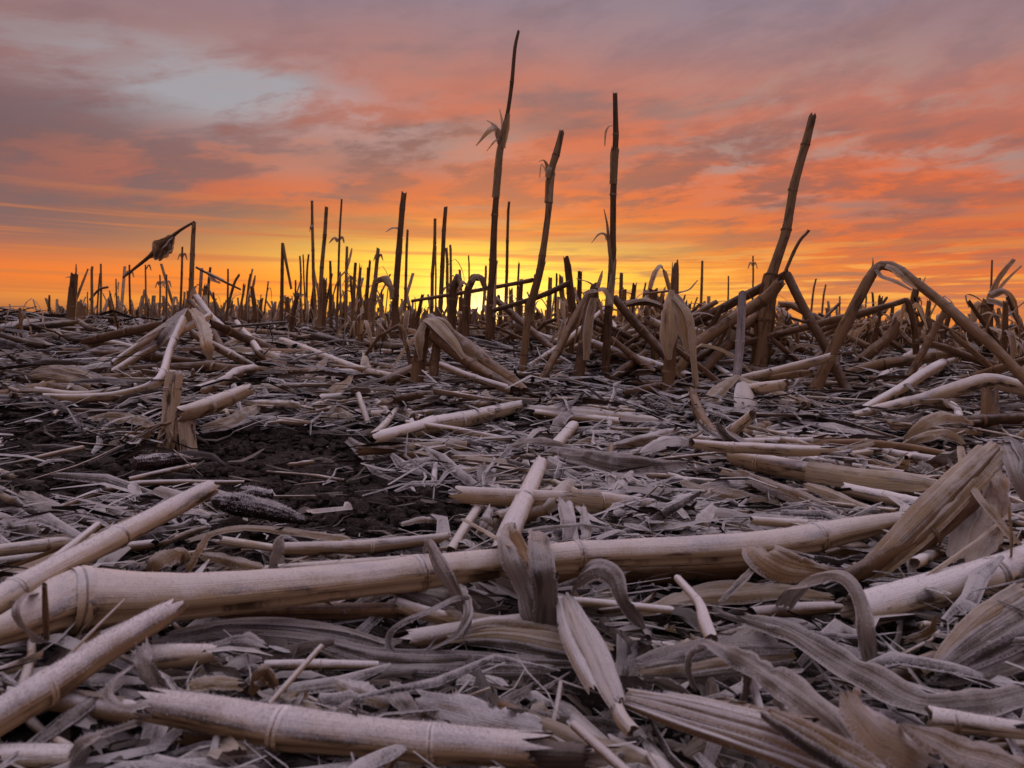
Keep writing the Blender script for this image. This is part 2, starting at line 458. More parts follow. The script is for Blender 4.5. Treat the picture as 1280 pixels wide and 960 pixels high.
def frames(P, up=None):
    T = np.gradient(P, axis=0); T /= np.linalg.norm(T, axis=1)[:, None] + 1e-12
    up = np.array((0, 0, 1.0)) if up is None else np.asarray(up, float)
    if abs(T[0] @ up) > 0.95: up = np.array((0.3, -0.9, 0.1)); up /= np.linalg.norm(up)
    N = np.zeros_like(P)
    n = up - T[0] * (up @ T[0]); n /= np.linalg.norm(n)
    for i in range(len(P)):
        n = n - T[i] * (n @ T[i]); n /= np.linalg.norm(n) + 1e-12
        N[i] = n
    return T, N, np.cross(T, N)

def grid_faces(nr, nc, wrap):
    r = np.arange(nr - 1)[:, None]; c = np.arange(nc if wrap else nc - 1)[None]
    a = r * nc + c; b = r * nc + (c + 1) % nc
    return np.stack([a, b, b + nc, a + nc], -1).reshape(-1, 4)

def tube(mb, P, R, k=12, groove=0.0, jag=0.0, jag0=0.0, tone=None, cap=True, capmat=1, flat=0.0, v0=0.0, phase=0.0):
    """a stalk: ring cross-sections along P; torn ends; hollow pith set back inside both ends"""
    P = np.asarray(P, float); n = len(P)
    T, N, B = frames(P)
    th = np.linspace(0, 2 * math.pi, k, endpoint=False) + phase
    face = -1.0 if B[n // 2][1] > 0 else 1.0
    def wrap(q): return np.abs((q + math.pi) % (2 * math.pi) - math.pi)
    gw = 0.16 if k >= 20 else 0.45
    g = 1 - groove * np.exp(-(wrap(th - face * (1.75 + (phase % 1.0) * 0.7)) / gw) ** 2)
    g = g + np.interp(np.linspace(0, 1, k), np.linspace(0, 1, 9), np.append(RNG.normal(0, .022, 8), 0))   # not quite round
    R = np.asarray(R, float) * np.ones(n)
    ca, sa = np.cos(th) * g, np.sin(th) * g * (1 - flat)
    rr = R[:, None] * (1 + RNG.normal(0, 0.010, (n, k)) + RNG.normal(0, .018, (1, k)))
    V = P[:, None] + rr[..., None] * (ca[None, :, None] * N[:, None] + sa[None, :, None] * B[:, None])
    if jag:  V[-1] += T[-1] * (RNG.random((k, 1)) - 0.5) * jag * 2
    if jag0: V[0] += T[0] * (RNG.random((k, 1)) - 0.5) * jag0 * 2
    L = np.concatenate([[0], np.cumsum(np.linalg.norm(np.diff(P, axis=0), axis=1))]) + v0
    uu = np.abs(np.linspace(-1, 1, k))          # mirrored, so no seam shows
    uv = np.stack([np.broadcast_to(uu, (n, k)), np.broadcast_to(L[:, None], (n, k))], -1)
    if tone is None: tone = random.random()
    mb.add(V.reshape(-1, 3), grid_faces(n, k, True), uv.reshape(-1, 2), tone)
    if cap:
        for end, sgn, jj in ((0, 1, jag0), (n - 1, -1, jag)):
            ring = V[end]; c = P[end]; r = R[end]
            inner = c + (ring - c) * 0.80 + 0 * T[end]
            deep = c + (ring - c) * 0.74 + T[end] * sgn * (r * 0.25 + jj * 1.1)
            cen = (deep.mean(0) + T[end] * sgn * r * 0.15)[None]
            vv = np.concatenate([ring, inner, deep, cen])
            i = np.arange(k); j = (i + 1) % k
            if sgn > 0: i, j = j, i
            uvc = np.concatenate([np.stack([np.cos(th), np.sin(th)], 1) * 0.5] * 3 + [np.zeros((1, 2))])
            q = np.concatenate([np.stack([i, j, j + k, i + k], 1), np.stack([i + k, j + k, j + 2 * k, i + 2 * k], 1)])
            mb.add(vv, q, uvc, tone, capmat)
            mb.f.append(np.stack([i + 2 * k, j + 2 * k, np.full(k, 3 * k)], 1) + mb.n - len(vv))
            mb.mi.append(np.full(k, capmat))
    return T, N, B

def ribbon(mb, P, W, roll=0.0, cup=0.25, nc=6, pleat=0.0, ragged=0.12, facing=None, tone=None, curl_end=0.0, v0=0.0, ripple=0.0):
    """a dry leaf: P path, W full width, roll angle about the path, cup across, pleats, torn edges"""
    P = np.asarray(P, float); n = len(P)
    T = np.gradient(P, axis=0); T /= np.linalg.norm(T, axis=1)[:, None] + 1e-12
    W = np.asarray(W, float) * np.ones(n); roll = np.asarray(roll, float) * np.ones(n)
    fac = np.array(facing if facing is not None else (0, 0, 1.0), float)
    Nn = np.zeros_like(P); prev = None
    for i in range(n):
        v = fac - T[i] * (fac @ T[i])
        if np.linalg.norm(v) < 0.25 and prev is not None: v = prev - T[i] * (prev @ T[i])
        if prev is not None: v = v / (np.linalg.norm(v) + 1e-9) * 0.4 + (prev - T[i] * (prev @ T[i])) * 0.6
        v /= np.linalg.norm(v) + 1e-9
        Nn[i] = v; prev = v
    S = np.cross(T, Nn)
    cr, sr = np.cos(roll)[:, None], np.sin(roll)[:, None]
    N2, S2 = Nn * cr + S * sr, S * cr - Nn * sr
    u = np.linspace(-1, 1, nc)
    edge = RNG.normal(0, 1, (n, 2))                        # edges wander gently, with a tear here and there
    for _ in range(2): edge[1:-1] = (edge[:-2] + 2 * edge[1:-1] + edge[2:]) / 4
    edge = 1 + ragged * 1.1 * edge.clip(-1.4, 1.4) - (RNG.random((n, 2)) < ragged * 0.3) * 0.22
    half = np.where(u[None] < 0, edge[:, :1], edge[:, 1:]) * W[:, None] / 2
    h = -cup * W[:, None] / 2 * (u[None] ** 2) + pleat * W[:, None] * np.where(np.arange(nc) % 2, 0.5, -0.5)[None]
    h = h + ripple * W[:, None] * np.sin(np.arange(n)[:, None] * 1.3 + u[None] * 2.0 + RNG.random() * 6) * np.abs(u[None])
    vein = RNG.normal(0, 1, (1, nc)) * (0.030 if nc > 5 else 0.02)
    crum = RNG.normal(0, 1, (max(3, n // 4), 4))
    rows_ = np.linspace(0, crum.shape[0] - 1, n); cols_ = np.linspace(0, 3, nc)
    cr1 = np.stack([np.interp(rows_, np.arange(crum.shape[0]), crum[:, c]) for c in range(4)], 1)
    cr2 = np.stack([np.interp(cols_, np.arange(4), row) for row in cr1])
    h = h + W[:, None] * (vein + cr2 * 0.085)
    lat = u[None] * half
    if curl_end:
        ang = cup * u[None] * 1.2
        lat = half * np.sin(ang) / max(1e-6, cup * 1.2); h = -half * (1 - np.cos(ang)) / max(1e-6, cup * 1.2)
    V = P[:, None] + lat[..., None] * S2[:, None] + h[..., None] * N2[:, None]
    if nc > 5:                                             # ends torn along the veins
        for e, sg in ((0, -1), (n - 1, 1)):
            tear = (RNG.random((nc, 1)) ** 2 - 0.35) * W[e] * 0.9
            V[e] += T[e] * sg * tear
            V[e - sg] += T[e] * sg * tear * 0.3
    L = np.concatenate([[0], np.cumsum(np.linalg.norm(np.diff(P, axis=0), axis=1))]) + v0
    uv = np.stack([np.broadcast_to((u + 1) / 2 * min(1.0, W.max() / 0.02), (n, nc)), np.broadcast_to(L[:, None], (n, nc))], -1)
    mb.add(V.reshape(-1, 3), grid_faces(n, nc, False), uv.reshape(-1, 2), tone, edge=np.broadcast_to(np.abs(u), (n, nc)))
    return V

# ------------------------------------------------------------------ things
# where the large pieces are seen, so that the loose litter does not bury them
CELL = 6
COVER = np.zeros((1000 // CELL, 1320 // CELL))
HERO = [True]
def cover(P, R):
    if not HERO[0]: return
    for p, r in zip(P, R):
        x, y, d = to_pixel(p)
        rp = r * F / d * 0.9
        i0, i1 = int((y - rp) // CELL), int((y + rp) // CELL) + 1
        j0, j1 = int((x + 20 - rp) // CELL), int((x + 20 + rp) // CELL) + 1
        a = COVER[max(0, i0):max(0, i1), max(0, j0):max(0, j1)]
        np.maximum(a, d, out=a)
def hides(V, share=0.10, soil=0.2):
    """do these points stand before one of the large pieces, or litter the bare soil?"""
    n = len(V); c = 0; so = 0
    for p in V:
        x, y, d = to_pixel(p)
        i, j = int(y // CELL), int((x + 20) // CELL)
        if 0 <= i < COVER.shape[0] and 0 <= j < COVER.shape[1] and COVER[i, j] > d + 0.004: c += 1
        if in_soil(x, y): so += 1
    return c > share * n or so > soil * n
COUNT = {}
def tag(o, label, cat, group=None, kind=None):
    if label: o['label'] = label
    if cat: o['category'] = cat
    if group: o['group'] = group
    if kind: o['kind'] = kind
    return o

def empty(name, loc):
    o = bpy.data.objects.new(name, None); o.empty_display_size = 0.01
    COL.objects.link(o); o.location = loc
    return o

def rime_on(mb, name_parent, loc, count, size, nzmin=0.15):
    """hoar crystals standing on the faces that look up"""
    V = np.concatenate(mb.v)
    tri = []
    for f in mb.f:
        if f.shape[1] == 4: tri += [f[:, [0, 1, 2]], f[:, [0, 2, 3]]]
        else: tri.append(f)
    T = np.concatenate(tri)
    a, b, c = V[T[:, 0]], V[T[:, 1]], V[T[:, 2]]
    nn = np.cross(b - a, c - a); ar = np.linalg.norm(nn, axis=1) + 1e-15
    nn = nn / ar[:, None]
    w = ar * np.clip(np.abs(nn[:, 2]) - nzmin, 0, 1)
    if name_parent.get('two_sided') is None: w = ar * np.clip(nn[:, 2] - nzmin, 0, 1)
    if w.sum() <= 0: return
    i = RNG.choice(len(T), count, p=w / w.sum())
    r1, r2 = RNG.random((2, count)); s = np.sqrt(r1)
    p = a[i] * (1 - s)[:, None] + b[i] * (s * (1 - r2))[:, None] + c[i] * (s * r2)[:, None]
    d = nn[i] * np.sign(nn[i][:, 2:3] + 1e-9) + RNG.normal(0, 0.45, (count, 3)); d /= np.linalg.norm(d, axis=1)[:, None]
    h = size * (0.3 + RNG.random(count) ** 2 * 1.2)
    e = np.cross(d, RNG.normal(0, 1, (count, 3))); e /= np.linalg.norm(e, axis=1)[:, None]
    g = np.cross(d, e); wd = (0.10 * h)[:, None]
    base = p - d * 0.0002
    VV = np.stack([base + e * wd, base + (-0.5 * e + 0.87 * g) * wd, base + (-0.5 * e - 0.87 * g) * wd, p + d * h[:, None]], 1).reshape(-1, 3)
    k = np.arange(count)[:, None] * 4
    FF = np.concatenate([k + [0, 1, 3], k + [1, 2, 3], k + [2, 0, 3]])
    m2 = MB().add(VV, FF, np.zeros((len(VV), 2)))
    o = m2.build('frost', M_RIME, name_parent, loc, smooth=False)
    o['kind'] = 'stuff'

def node_ring(P, T, N, B, i, r, k):
    """a joint: low swelling with a dark leaf scar round it"""
    mb = MB()
    w = r * RNG.uniform(.18, .28)
    off = np.array([-1.0, -0.55, -0.2, -0.08, 0.10, 0.22, 0.6, 1.0]) * w
    rad = r * np.array([1.004, 1.025, 1.05, 1.02, 1.02, 1.055, 1.03, 1.003])
    pts = P[i] + T[i] * off[:, None]
    th = np.linspace(0, 2 * math.pi, k, endpoint=False)
    tilt = np.cos(th - RNG.random() * 6)[None, :, None] * r * 0.10 * T[i]
    V = pts[:, None] + rad[:, None, None] * (np.cos(th)[None, :, None] * N[i] + np.sin(th)[None, :, None] * B[i]) + tilt
    V += RNG.normal(0, r * 0.014, V.shape)
    uu = np.abs(np.linspace(-1, 1, k)); nr = len(off)
    uv = np.stack([np.broadcast_to(uu, (nr, k)), np.broadcast_to(off[:, None], (nr, k))], -1)
    f = grid_faces(nr, k, True); t = random.random()
    mb.add(V.reshape(-1, 3), f, uv.reshape(-1, 2), t)
    mb.mi[-1] = ((np.arange(len(f)) // k == 3) | (np.arange(len(f)) // k == 2)).astype(int)
    return mb

def stalk(name, label, cat, pts, rad, group=None, nodes=None, every=0.13, k=14, jag=None, jag0=None, mat=None,
          sheaths=(), shreds=(), rime=0, groove=0.12, flat=0.0, n=None, rsize=0.0010, single=False, tone=None, linear=False):
    """one maize stalk: stem, a joint every hand's breadth, torn sheaths and leaf shreds as parts"""
    mat = mat or M_STALK
    pts = [Vector(p) for p in pts]
    Lr = sum((a - b).length for a, b in zip(pts, pts[1:]))
    r_mean = float(np.mean(rad))
    n = n or int(min(60, max(8, Lr / (r_mean * 0.9))))
    S = kinked_path(pts, n, rad) if linear else smooth_path(pts, n, rad)
    P, R = S[:, :3], S[:, 3]
    L = np.linspace(0, Lr, n)
    if nodes is None:
        s0 = random.uniform(0.25, 0.75) * every
        nodes = [x / Lr for x in np.arange(s0, Lr, every) if 0.03 < x / Lr < 0.97]
    for q in nodes:                                      # the stalk swells slightly at each joint
        R = R * (1 + 0.09 * np.exp(-((L / Lr - q) * Lr / (r_mean * 1.2)) ** 2))
    # slight change of direction at each joint, a little bow between
    wob = RNG.normal(0, r_mean * 0.17, (len(nodes) + 2, 3))
    sx = np.concatenate([[0], np.array(nodes) if len(nodes) else [], [1]])
    P = P + np.stack([np.interp(L / Lr, sx, wob[:, c]) for c in range(3)], 1)
    jag = r_mean * 0.5 if jag is None else jag
    jag0 = r_mean * 0.3 if jag0 is None else jag0
    base = Vector(P[0])
    cover(P, R)
    mb = MB()
    T, N, B = tube(mb, P, R, k, groove, jag, jag0, tone, flat=flat, phase=random.random() * 6)
    if single:
        for q in nodes:
            i = int(round(q * (n - 1))); r = node_ring(P, T, N, B, i, R[i], max(6, k))
            mb.add(r.v[0], r.f[0], r.uv[0], r.tone[0][0]); mb.mi[-1] = r.mi[0] * 2
        o = mb.build(name, [mat, M_PITH, M_NODE], None, base)
        tag(o, label, cat, group)
        return o
    root = empty(name, base); tag(root, label, cat, group)
    mb.build('stem', [mat, M_PITH], root, base)
    for q in nodes:
        i = int(round(q * (n - 1)))
        node_ring(P, T, N, B, i, R[i], k).build('joint', [mat, M_NODE], root, base)
    for sh in sheaths:                                   # (from, to, arc in turns, start in turns)
        a, b, arc, ph = sh[:4]
        i0, i1 = int(a * (n - 1)), max(int(a * (n - 1)) + 3, int(b * (n - 1)))
        q = np.linspace(i0, min(i1, n - 1), 14)
        pp = np.stack([np.interp(q, np.arange(n), P[:, c]) for c in range(3)], 1)
        rr = np.interp(q, np.arange(n), R) * (1.10 + 0.10 * np.linspace(0, 1, 14) ** 2)
        Tq, Nq, Bq = frames(pp)
        nc = 12
        ar = arc * (1 - 0.45 * np.linspace(0, 1, 14) ** 3)
        u = np.linspace(-0.5, 0.5, nc)
        ang = (ph + u[None] * ar[:, None] * (1 + RNG.normal(0, 0.04, (14, 1)))) * 2 * math.pi
        off = rr[:, None] * (1 + 0.25 * (np.abs(u[None]) * 2) ** 4 + RNG.normal(0, 0.012, (14, nc)))
        V = pp[:, None] + off[..., None] * (np.cos(ang)[..., None] * Nq[:, None] + np.sin(ang)[..., None] * Bq[:, None])
        V[-1] += Tq[-1] * RNG.normal(0, r_mean * 0.6, (nc, 1))
        uv = np.stack([np.broadcast_to(u * 2 + 1, (14, nc)), np.broadcast_to((q * Lr / n)[:, None], (14, nc))], -1)
        m2 = MB().add(V.reshape(-1, 3), grid_faces(14, nc, False), uv.reshape(-1, 2))
        m2.build('leaf_sheath', M_HUSK, root, base)
    for (pp, ww, kw) in shreds:
        m2 = MB(); nn = 14
        Sx = smooth_path(pp, nn, ww)
        ribbon(m2, Sx[:, :3], Sx[:, 3], **kw)
        m2.build('leaf', kw.pop('mat', M_LEAF) if False else M_LEAF, root, base)
    if rime: rime_on(mb, root, base, rime, rsize)
    return root

def lay(spec):
    """[(px, py, width px, lift)] -> points and radii for something lying on the field"""
    pts, rad = [], []
    for s in spec:
        p, d = hit(s[0], s[1], s[3])
        pts.append(p); rad.append(s[2] * d / F / 2)
    return pts, rad

def deep(spec):
    """[(px, py, width px, depth)]"""
    return [at_depth(s[0], s[1], s[3]) for s in spec], [s[2] * s[3] / F / 2 for s in spec]

TOCAM = (0, -0.62, 0.78)
def leaf(name, label, cat, spec, group=None, mat=None, n=34, roll=None, rime=0, depth=False, ribs=0, rsize=0.0011, taper=(1, 1), **kw):
    pts, rad = (deep if depth else lay)(spec)
    W = [2 * r for r in rad]
    S = smooth_path(pts, n, np.column_stack([W, roll if roll is not None else [0] * len(W)]))
    kw.setdefault('facing', TOCAM); kw.setdefault('nc', 11)
    Wd = S[:, 3].copy()
    t = np.linspace(0, 1, n)
    if taper[0] < 1: Wd *= np.clip(taper[0] + (1 - taper[0]) * t / 0.25, 0, 1)
    if taper[1] < 1: Wd *= np.clip(taper[1] + (1 - taper[1]) * (1 - t) / 0.25, 0, 1)
    mb = MB()
    base = pts[0]
    cover(S[:, :3], Wd * 0.45)
    ribbon(mb, S[:, :3], Wd, roll=S[:, 4], **kw)
    o = mb.build(name, mat or M_LEAF, None, base)
    tag(o, label, cat, group)
    if rime:
        o['two_sided'] = 1
        # crystals are a part of the leaf; the leaf's own mesh sits at its base
        rime_on(mb, o, base, rime, rsize, 0.1)
    return o

def add_leaf(root, spec, mat=None, n=18, roll=None, depth=True, partname='leaf', **kw):
    """a leaf that belongs to a standing stalk"""
    pts, rad = (deep if depth else lay)(spec)
    S = smooth_path(pts, n, np.column_stack([[2 * r for r in rad], roll if roll is not None else [0] * len(rad)]))
    kw.setdefault('facing', TOCAM); kw.setdefault('nc', 5)
    mb = MB(); ribbon(mb, S[:, :3], S[:, 3], roll=S[:, 4], **kw)
    return mb.build(partname, mat or M_HUSK, root, root.location)

def bundle(label, spec, ribs, group=None, mat=None, n=34, rime=0, spread=1.0, cup=.95, fan=0.0, lift=.5):
    """husk leaves folded side by side: each fold a child of the bundle"""
    pts, rad = lay(spec)
    S = smooth_path(pts, n, rad); P, R = S[:, :3], S[:, 3]
    cover(P, R)
    T = np.gradient(P, axis=0); T /= np.linalg.norm(T, axis=1)[:, None]
    up = np.array(TOCAM); side = np.cross(T, up); side /= np.linalg.norm(side, axis=1)[:, None]
    nr = np.cross(side, T)
    root = empty('husk_bundle', pts[0]); tag(root, label, 'husk', group)
    for q in range(ribs):
        o = ((q + .5) / ribs - .5) * 2 + random.uniform(-.06, .06)
        a, b = sorted((int(random.uniform(0, .10) * n), int(random.uniform(.86, 1) * n)))
        Q = P + side * (o * R * spread)[:, None] + nr * (R * (lift * (1 - o * o) + random.uniform(-.12, .12)))[:, None] + nr * (np.sin(np.linspace(0, 3, n) + random.random() * 3) * R * .06)[:, None]
        W = R * 2 / ribs * random.uniform(1.25, 1.8) * spread
        mb = MB(); ribbon(mb, Q[a:b], W[a:b], roll=o * .6 + random.uniform(-.3, .3), cup=cup * random.uniform(.8, 1.2), nc=9, facing=TOCAM, ragged=.05)
        mb.build('husk_leaf', mat or (M_HUSK if random.random() < .6 else M_LEAF), root, pts[0])
        if rime:
            root['two_sided'] = 1; rime_on(mb, root, pts[0], rime // ribs, .0011, .1)
    return root
# ------------------------------------------------------------------ the field itself: one sheet out to the horizon
def build_field():
    rings = np.concatenate([np.linspace(0.15, 2.6, 250), np.geomspace(2.62, 8000, 90)])
    ang = np.concatenate([np.linspace(-0.95, 0.95, 420), np.linspace(0.95, 2 * math.pi - 0.95, 90)[1:-1]])
    A, Rr = np.meshgrid(ang, rings)
    X, Y = Rr * np.sin(A), Rr * np.cos(A) - 0.1
    Z = terrain(X, Y)
    near = np.clip((3.0 - Rr) / 1.5, 0, 1)
    for sc, am in ((26, 0.010), (60, 0.007), (130, 0.0035)):
        Z = Z + near * (vnoise(X * sc, Y * sc, int(sc)) - 0.5) * am
    Z -= 0.004
    mb = MB()
    V = np.stack([X, Y, Z], -1).reshape(-1, 3)
    mb.add(V, grid_faces(len(rings), len(ang), True), V[:, :2], 0.5)
    c = np.array([[0, -0.1, 0.0]]); k = len(ang)
    mb.add(np.vstack([V[:k], c]), np.stack([(np.arange(k) + 1) % k, np.arange(k), np.full(k, k)], 1), np.zeros((k + 1, 2)), 0.5)
    o = mb.build('field', M_SOIL)
    o['kind'] = 'structure'; o['label'] = 'dark frosty soil of a harvested maize field'
build_field()

SOIL_POLY = [(-40, 500), (60, 508), (110, 548), (200, 560), (330, 530), (420, 532), (470, 568), (570, 600), (606, 640), (560, 668), (440, 670), (300, 656), (262, 640), (150, 618), (60, 628), (-40, 622)]
def in_soil(px, py):
    c = False; j = len(SOIL_POLY) - 1
    for i in range(len(SOIL_POLY)):
        (xi, yi), (xj, yj) = SOIL_POLY[i], SOIL_POLY[j]
        if (yi > py) != (yj > py) and px < (xj - xi) * (py - yi) / (yj - yi) + xi: c = not c
        j = i
    return c

# clods of soil on the bare patch and between the rows
def build_clods():
    mb = MB()
    phi = (1 + 5 ** 0.5) / 2
    ico = np.array([(-1, phi, 0), (1, phi, 0), (-1, -phi, 0), (1, -phi, 0), (0, -1, phi), (0, 1, phi), (0, -1, -phi), (0, 1, -phi),
                    (phi, 0, -1), (phi, 0, 1), (-phi, 0, -1), (-phi, 0, 1)]) / 1.902
    icf = [(0, 11, 5), (0, 5, 1), (0, 1, 7), (0, 7, 10), (0, 10, 11), (1, 5, 9), (5, 11, 4), (11, 10, 2), (10, 7, 6), (7, 1, 8),
           (3, 9, 4), (3, 4, 2), (3, 2, 6), (3, 6, 8), (3, 8, 9), (4, 9, 5), (2, 4, 11), (6, 2, 10), (8, 6, 7), (9, 8, 1)]
    # one subdivision
    vs = [tuple(v) for v in ico]; cache = {}; f2 = []
    def mid(a, b):
        kk = (min(a, b), max(a, b))
        if kk not in cache:
            m = (np.array(vs[a]) + vs[b]); m /= np.linalg.norm(m); vs.append(tuple(m)); cache[kk] = len(vs) - 1
        return cache[kk]
    for a, b, c in icf:
        x, y, z = mid(a, b), mid(b, c), mid(c, a)
        f2 += [(a, x, z), (b, y, x), (c, z, y), (x, y, z)]
    sph = np.array(vs); f2 = np.array(f2)
    made = 0
    while made < 3600:
        px, py = random.uniform(-60, 1340), random.uniform(480, 900)
        soil = in_soil(px, py)
        if not soil and random.random() > 0.25: continue
        p, d = hit(px, py)
        r = random.choice((0.0018, 0.0026, 0.0038, 0.006)) * random.uniform(0.6, 1.5)
        if random.random() < 0.03: r *= 2.0
        nz = 1 + 0.45 * (vnoise(sph[:, 0] * 1.7 + made * 3.1, sph[:, 1] * 1.7 + sph[:, 2] * 2.3, 5) - 0.5) + RNG.normal(0, 0.09, len(sph))
        v = sph * nz[:, None] * r * np.array((random.uniform(0.8, 1.4), random.uniform(0.8, 1.4), random.uniform(0.6, 0.9)))
        mb.add(v + np.array((p.x, p.y, ground(p.x, p.y) + r * 0.1)), f2, sph[:, :2])
        made += 1
    o = mb.build('soil_clods', M_CLOD, smooth=False)
    o['kind'] = 'stuff'; o['label'] = 'loose dark soil clods on the bare patch'
build_clods()
# ------------------------------------------------------------------ fallen stalks that lie across the front of the field
G_FALL = 'fallen maize stalks lying across the residue'
def fallen(label, spec, **kw):
    pts, rad = lay(spec)
    kw.setdefault('group', G_FALL)
    return stalk('fallen_stalk', label, 'maize stalk', pts, rad, **kw)

big = fallen('longest frosted stalk, thick pale one lying right across the front of the field',
    [(-30, 795, 32, .030), (20, 778, 44, .032), (78, 752, 72, .034), (125, 748, 70, .034), (240, 744, 57, .033), (430, 726, 44, .033), (560, 710, 40, .034), (625, 703, 38, .034), (736, 692, 35, .034),
     (931, 682, 37, .036), (1060, 662, 31, .038), (1128, 650, 17, .038)],
    nodes=[.085, .36, .545, .825], k=30, n=64, rime=9000, jag=.012, groove=.2)
fs = fallen('short thick stalk at the front edge, its right end dark and rotten',
    [(186, 884, 38, .026), (260, 894, 44, .025), (350, 910, 48, .024), (470, 922, 46, .024), (560, 931, 44, .024), (668, 943, 41, .024)],
    nodes=[.36, .74], k=28, rime=6500, jag=.008, jag0=.006, groove=.2)
m = MB(); q_, w_ = lay([(610, 937, 34, .023), (668, 943, 36, .023), (705, 945, 33, .023), (738, 946, 28, .023)])
S = smooth_path(q_, 20, w_); tube(m, S[:, :3], S[:, 3] * (1 + RNG.normal(0, .05, 20)), 20, .25, .012, 0)
m.build('rotten_core', [M_ROT_SHADE, M_PITH], fs, fs.location)
fallen('pale stalk slanting up from the bottom left corner to a splintered tip',
    [(-30, 915, 46, .02), (60, 860, 40, .026), (130, 812, 35, .03), (205, 768, 28, .034)],
    nodes=[.25], k=26, rime=4200, jag=.010, groove=.15)
fallen('wedge of a frosted stalk cut off by the bottom left corner',
    [(-40, 945, 30, .012), (20, 945, 36, .012), (88, 944, 34, .012)], nodes=[], k=16, rime=600)
fallen('straight pale stalk leaning up behind the long stalk on the left',
    [(-30, 765, 34, .022), (60, 719, 31, .026), (144, 678, 27, .032), (210, 642, 25, .04), (262, 613, 22, .046)],
    nodes=[.15, .56], k=26, rime=4500, jag=.005, groove=.2)
fallen('short upright frosted stalk behind the middle of the long stalk, split and cracked',
    [(628, 690, 30, .022), (640, 658, 29, .028), (655, 625, 24, .03), (668, 598, 20, .03), (676, 580, 16, .03)],
    nodes=[.42], k=24, rime=2600, jag=.006, groove=.3)
fallen('pale stalk piece pointing away just beyond the cracked upright frosted one',
    [(690, 562, 17, .022), (704, 545, 16, .024), (714, 533, 15, .024)], nodes=[], k=14, rime=400)
fallen('thin frosted rod leaning left of the cracked upright frosted stalk',
    [(563, 690, 13, .018), (585, 655, 13, .02), (607, 622, 11, .022)], nodes=[], k=12, rime=600)
fallen('stalk in the middle of the field with a dark hollow left end',
    [(470, 553, 22, .02), (530, 540, 21, .02), (570, 527, 21, .02), (620, 515, 18, .02), (655, 507, 14, .018)],
    nodes=[.31, .53], k=16, rime=900, jag0=.012)
fallen('thin dark stick lying over the stalk with the hollow left end',
    [(508, 528, 7, .032), (560, 536, 8, .030), (640, 551, 7, .026)], nodes=[.5], k=10, rime=250)
fallen('stalk lying level beyond the middle of the field, right of the hollow one',
    [(668, 517, 10, .018), (710, 521, 12, .018), (775, 530, 12, .018)], nodes=[.4], k=12, rime=300)
fallen('thick stalk on the right of the field running down to the right, frosted joint',
    [(915, 570, 22, .03), (980, 582, 24, .03), (1060, 594, 25, .03), (1128, 602, 24, .03), (1180, 612, 20, .03)],
    nodes=[.18, .78], k=16, rime=900, jag=.01, sheaths=[(.45, .97, .5, .1)])
fallen('brown stalk piece tucked under the thick stalk on the right',
    [(1054, 612, 16, .02), (1108, 622, 17, .02), (1175, 636, 18, .02)], nodes=[.42], k=14, rime=400)
fallen('stalk with a ragged brown right tip resting on the thick stalk',
    [(862, 556, 12, .05), (930, 557, 14, .05), (990, 562, 15, .05), (1032, 563, 12, .05)], nodes=[.35], k=14, rime=300, jag=.02)
fallen('curved stalk humped up at the right edge of the field',
    [(1062, 521, 9, .02), (1110, 508, 14, .022), (1152, 499, 17, .028), (1200, 484, 19, .05), (1240, 476, 20, .055), (1300, 492, 18, .04)],
    nodes=[.22, .4], k=16, rime=500)
fallen('straight stalk slanting up to the right beyond the humped one',
    [(1078, 512, 10, .02), (1130, 484, 13, .035), (1160, 465, 14, .045), (1206, 442, 14, .055)], nodes=[.6], k=14, rime=300)
fallen('split thick stalk at the right edge, running up out of the picture',
    [(1075, 768, 44, .02), (1140, 745, 45, .024), (1225, 715, 42, .03), (1310, 690, 36, .034)], nodes=[.62], k=28, rime=3500, groove=.35)
fallen('flat tan stalk propped up to the folded leaves at the right edge',
    [(1055, 728, 24, .022), (1110, 695, 27, .034), (1170, 658, 27, .05), (1225, 625, 22, .062)], nodes=[.5], k=14, flat=.35, mat=M_STUB)
fallen('thin stalk under the curled leaf in front of the long stalk',
    [(660, 746, 10, .022), (740, 752, 11, .02), (840, 762, 10, .016)], nodes=[], k=12, rime=300)
fallen('long brown stalk lying close under the long pale stalk',
    [(250, 765, 22, .014), (380, 765, 22, .014), (520, 762, 18, .014)], nodes=[.4], k=14, mat=M_STUB)
fallen('stalk butt under the long stalk, right of the two leaf bands',
    [(690, 722, 24, .012), (800, 715, 32, .012), (960, 705, 34, .012)], nodes=[.5], k=14, mat=M_STUB)
fallen('hollow stalk end poking out of the curled straps under the long stalk',
    [(494, 800, 26, .012), (560, 790, 26, .013), (640, 778, 22, .014), (720, 770, 18, .012)], nodes=[.5], k=16, rime=500, jag0=.012)
fallen('slim frosted stalk just behind the long stalk on the left, upper of two',
    [(345, 688, 16, .014), (450, 683, 17, .014), (560, 672, 12, .014)], nodes=[.55], k=12, rime=900)
fallen('slim frosted stalk just behind the long stalk on the left, lower of two',
    [(330, 712, 12, .012), (430, 705, 13, .012), (540, 696, 10, .012)], nodes=[], k=12, rime=700)
fallen('long slim stalk lying along the left edge behind the leaning pale stalk',
    [(-30, 690, 16, .02), (60, 680, 16, .02), (150, 668, 14, .02)], nodes=[.5], k=12, rime=600)
fallen('tan stalk showing under the slim one at the left edge',
    [(-30, 706, 15, .01), (60, 697, 15, .01), (190, 682, 12, .01)], nodes=[.7], k=12, rime=300)
fallen('thin forked twig crossing the slim stalk at the left edge',
    [(40, 720, 10, .02), (80, 690, 11, .028), (122, 656, 9, .034)], nodes=[], k=10, rime=300)
fallen('pale stalk above the front stalk, ending at a blunt right tip',
    [(60, 640, 8, .01), (160, 606, 8, .012), (306, 603, 5, .012)], nodes=[.5], k=10, rime=250)
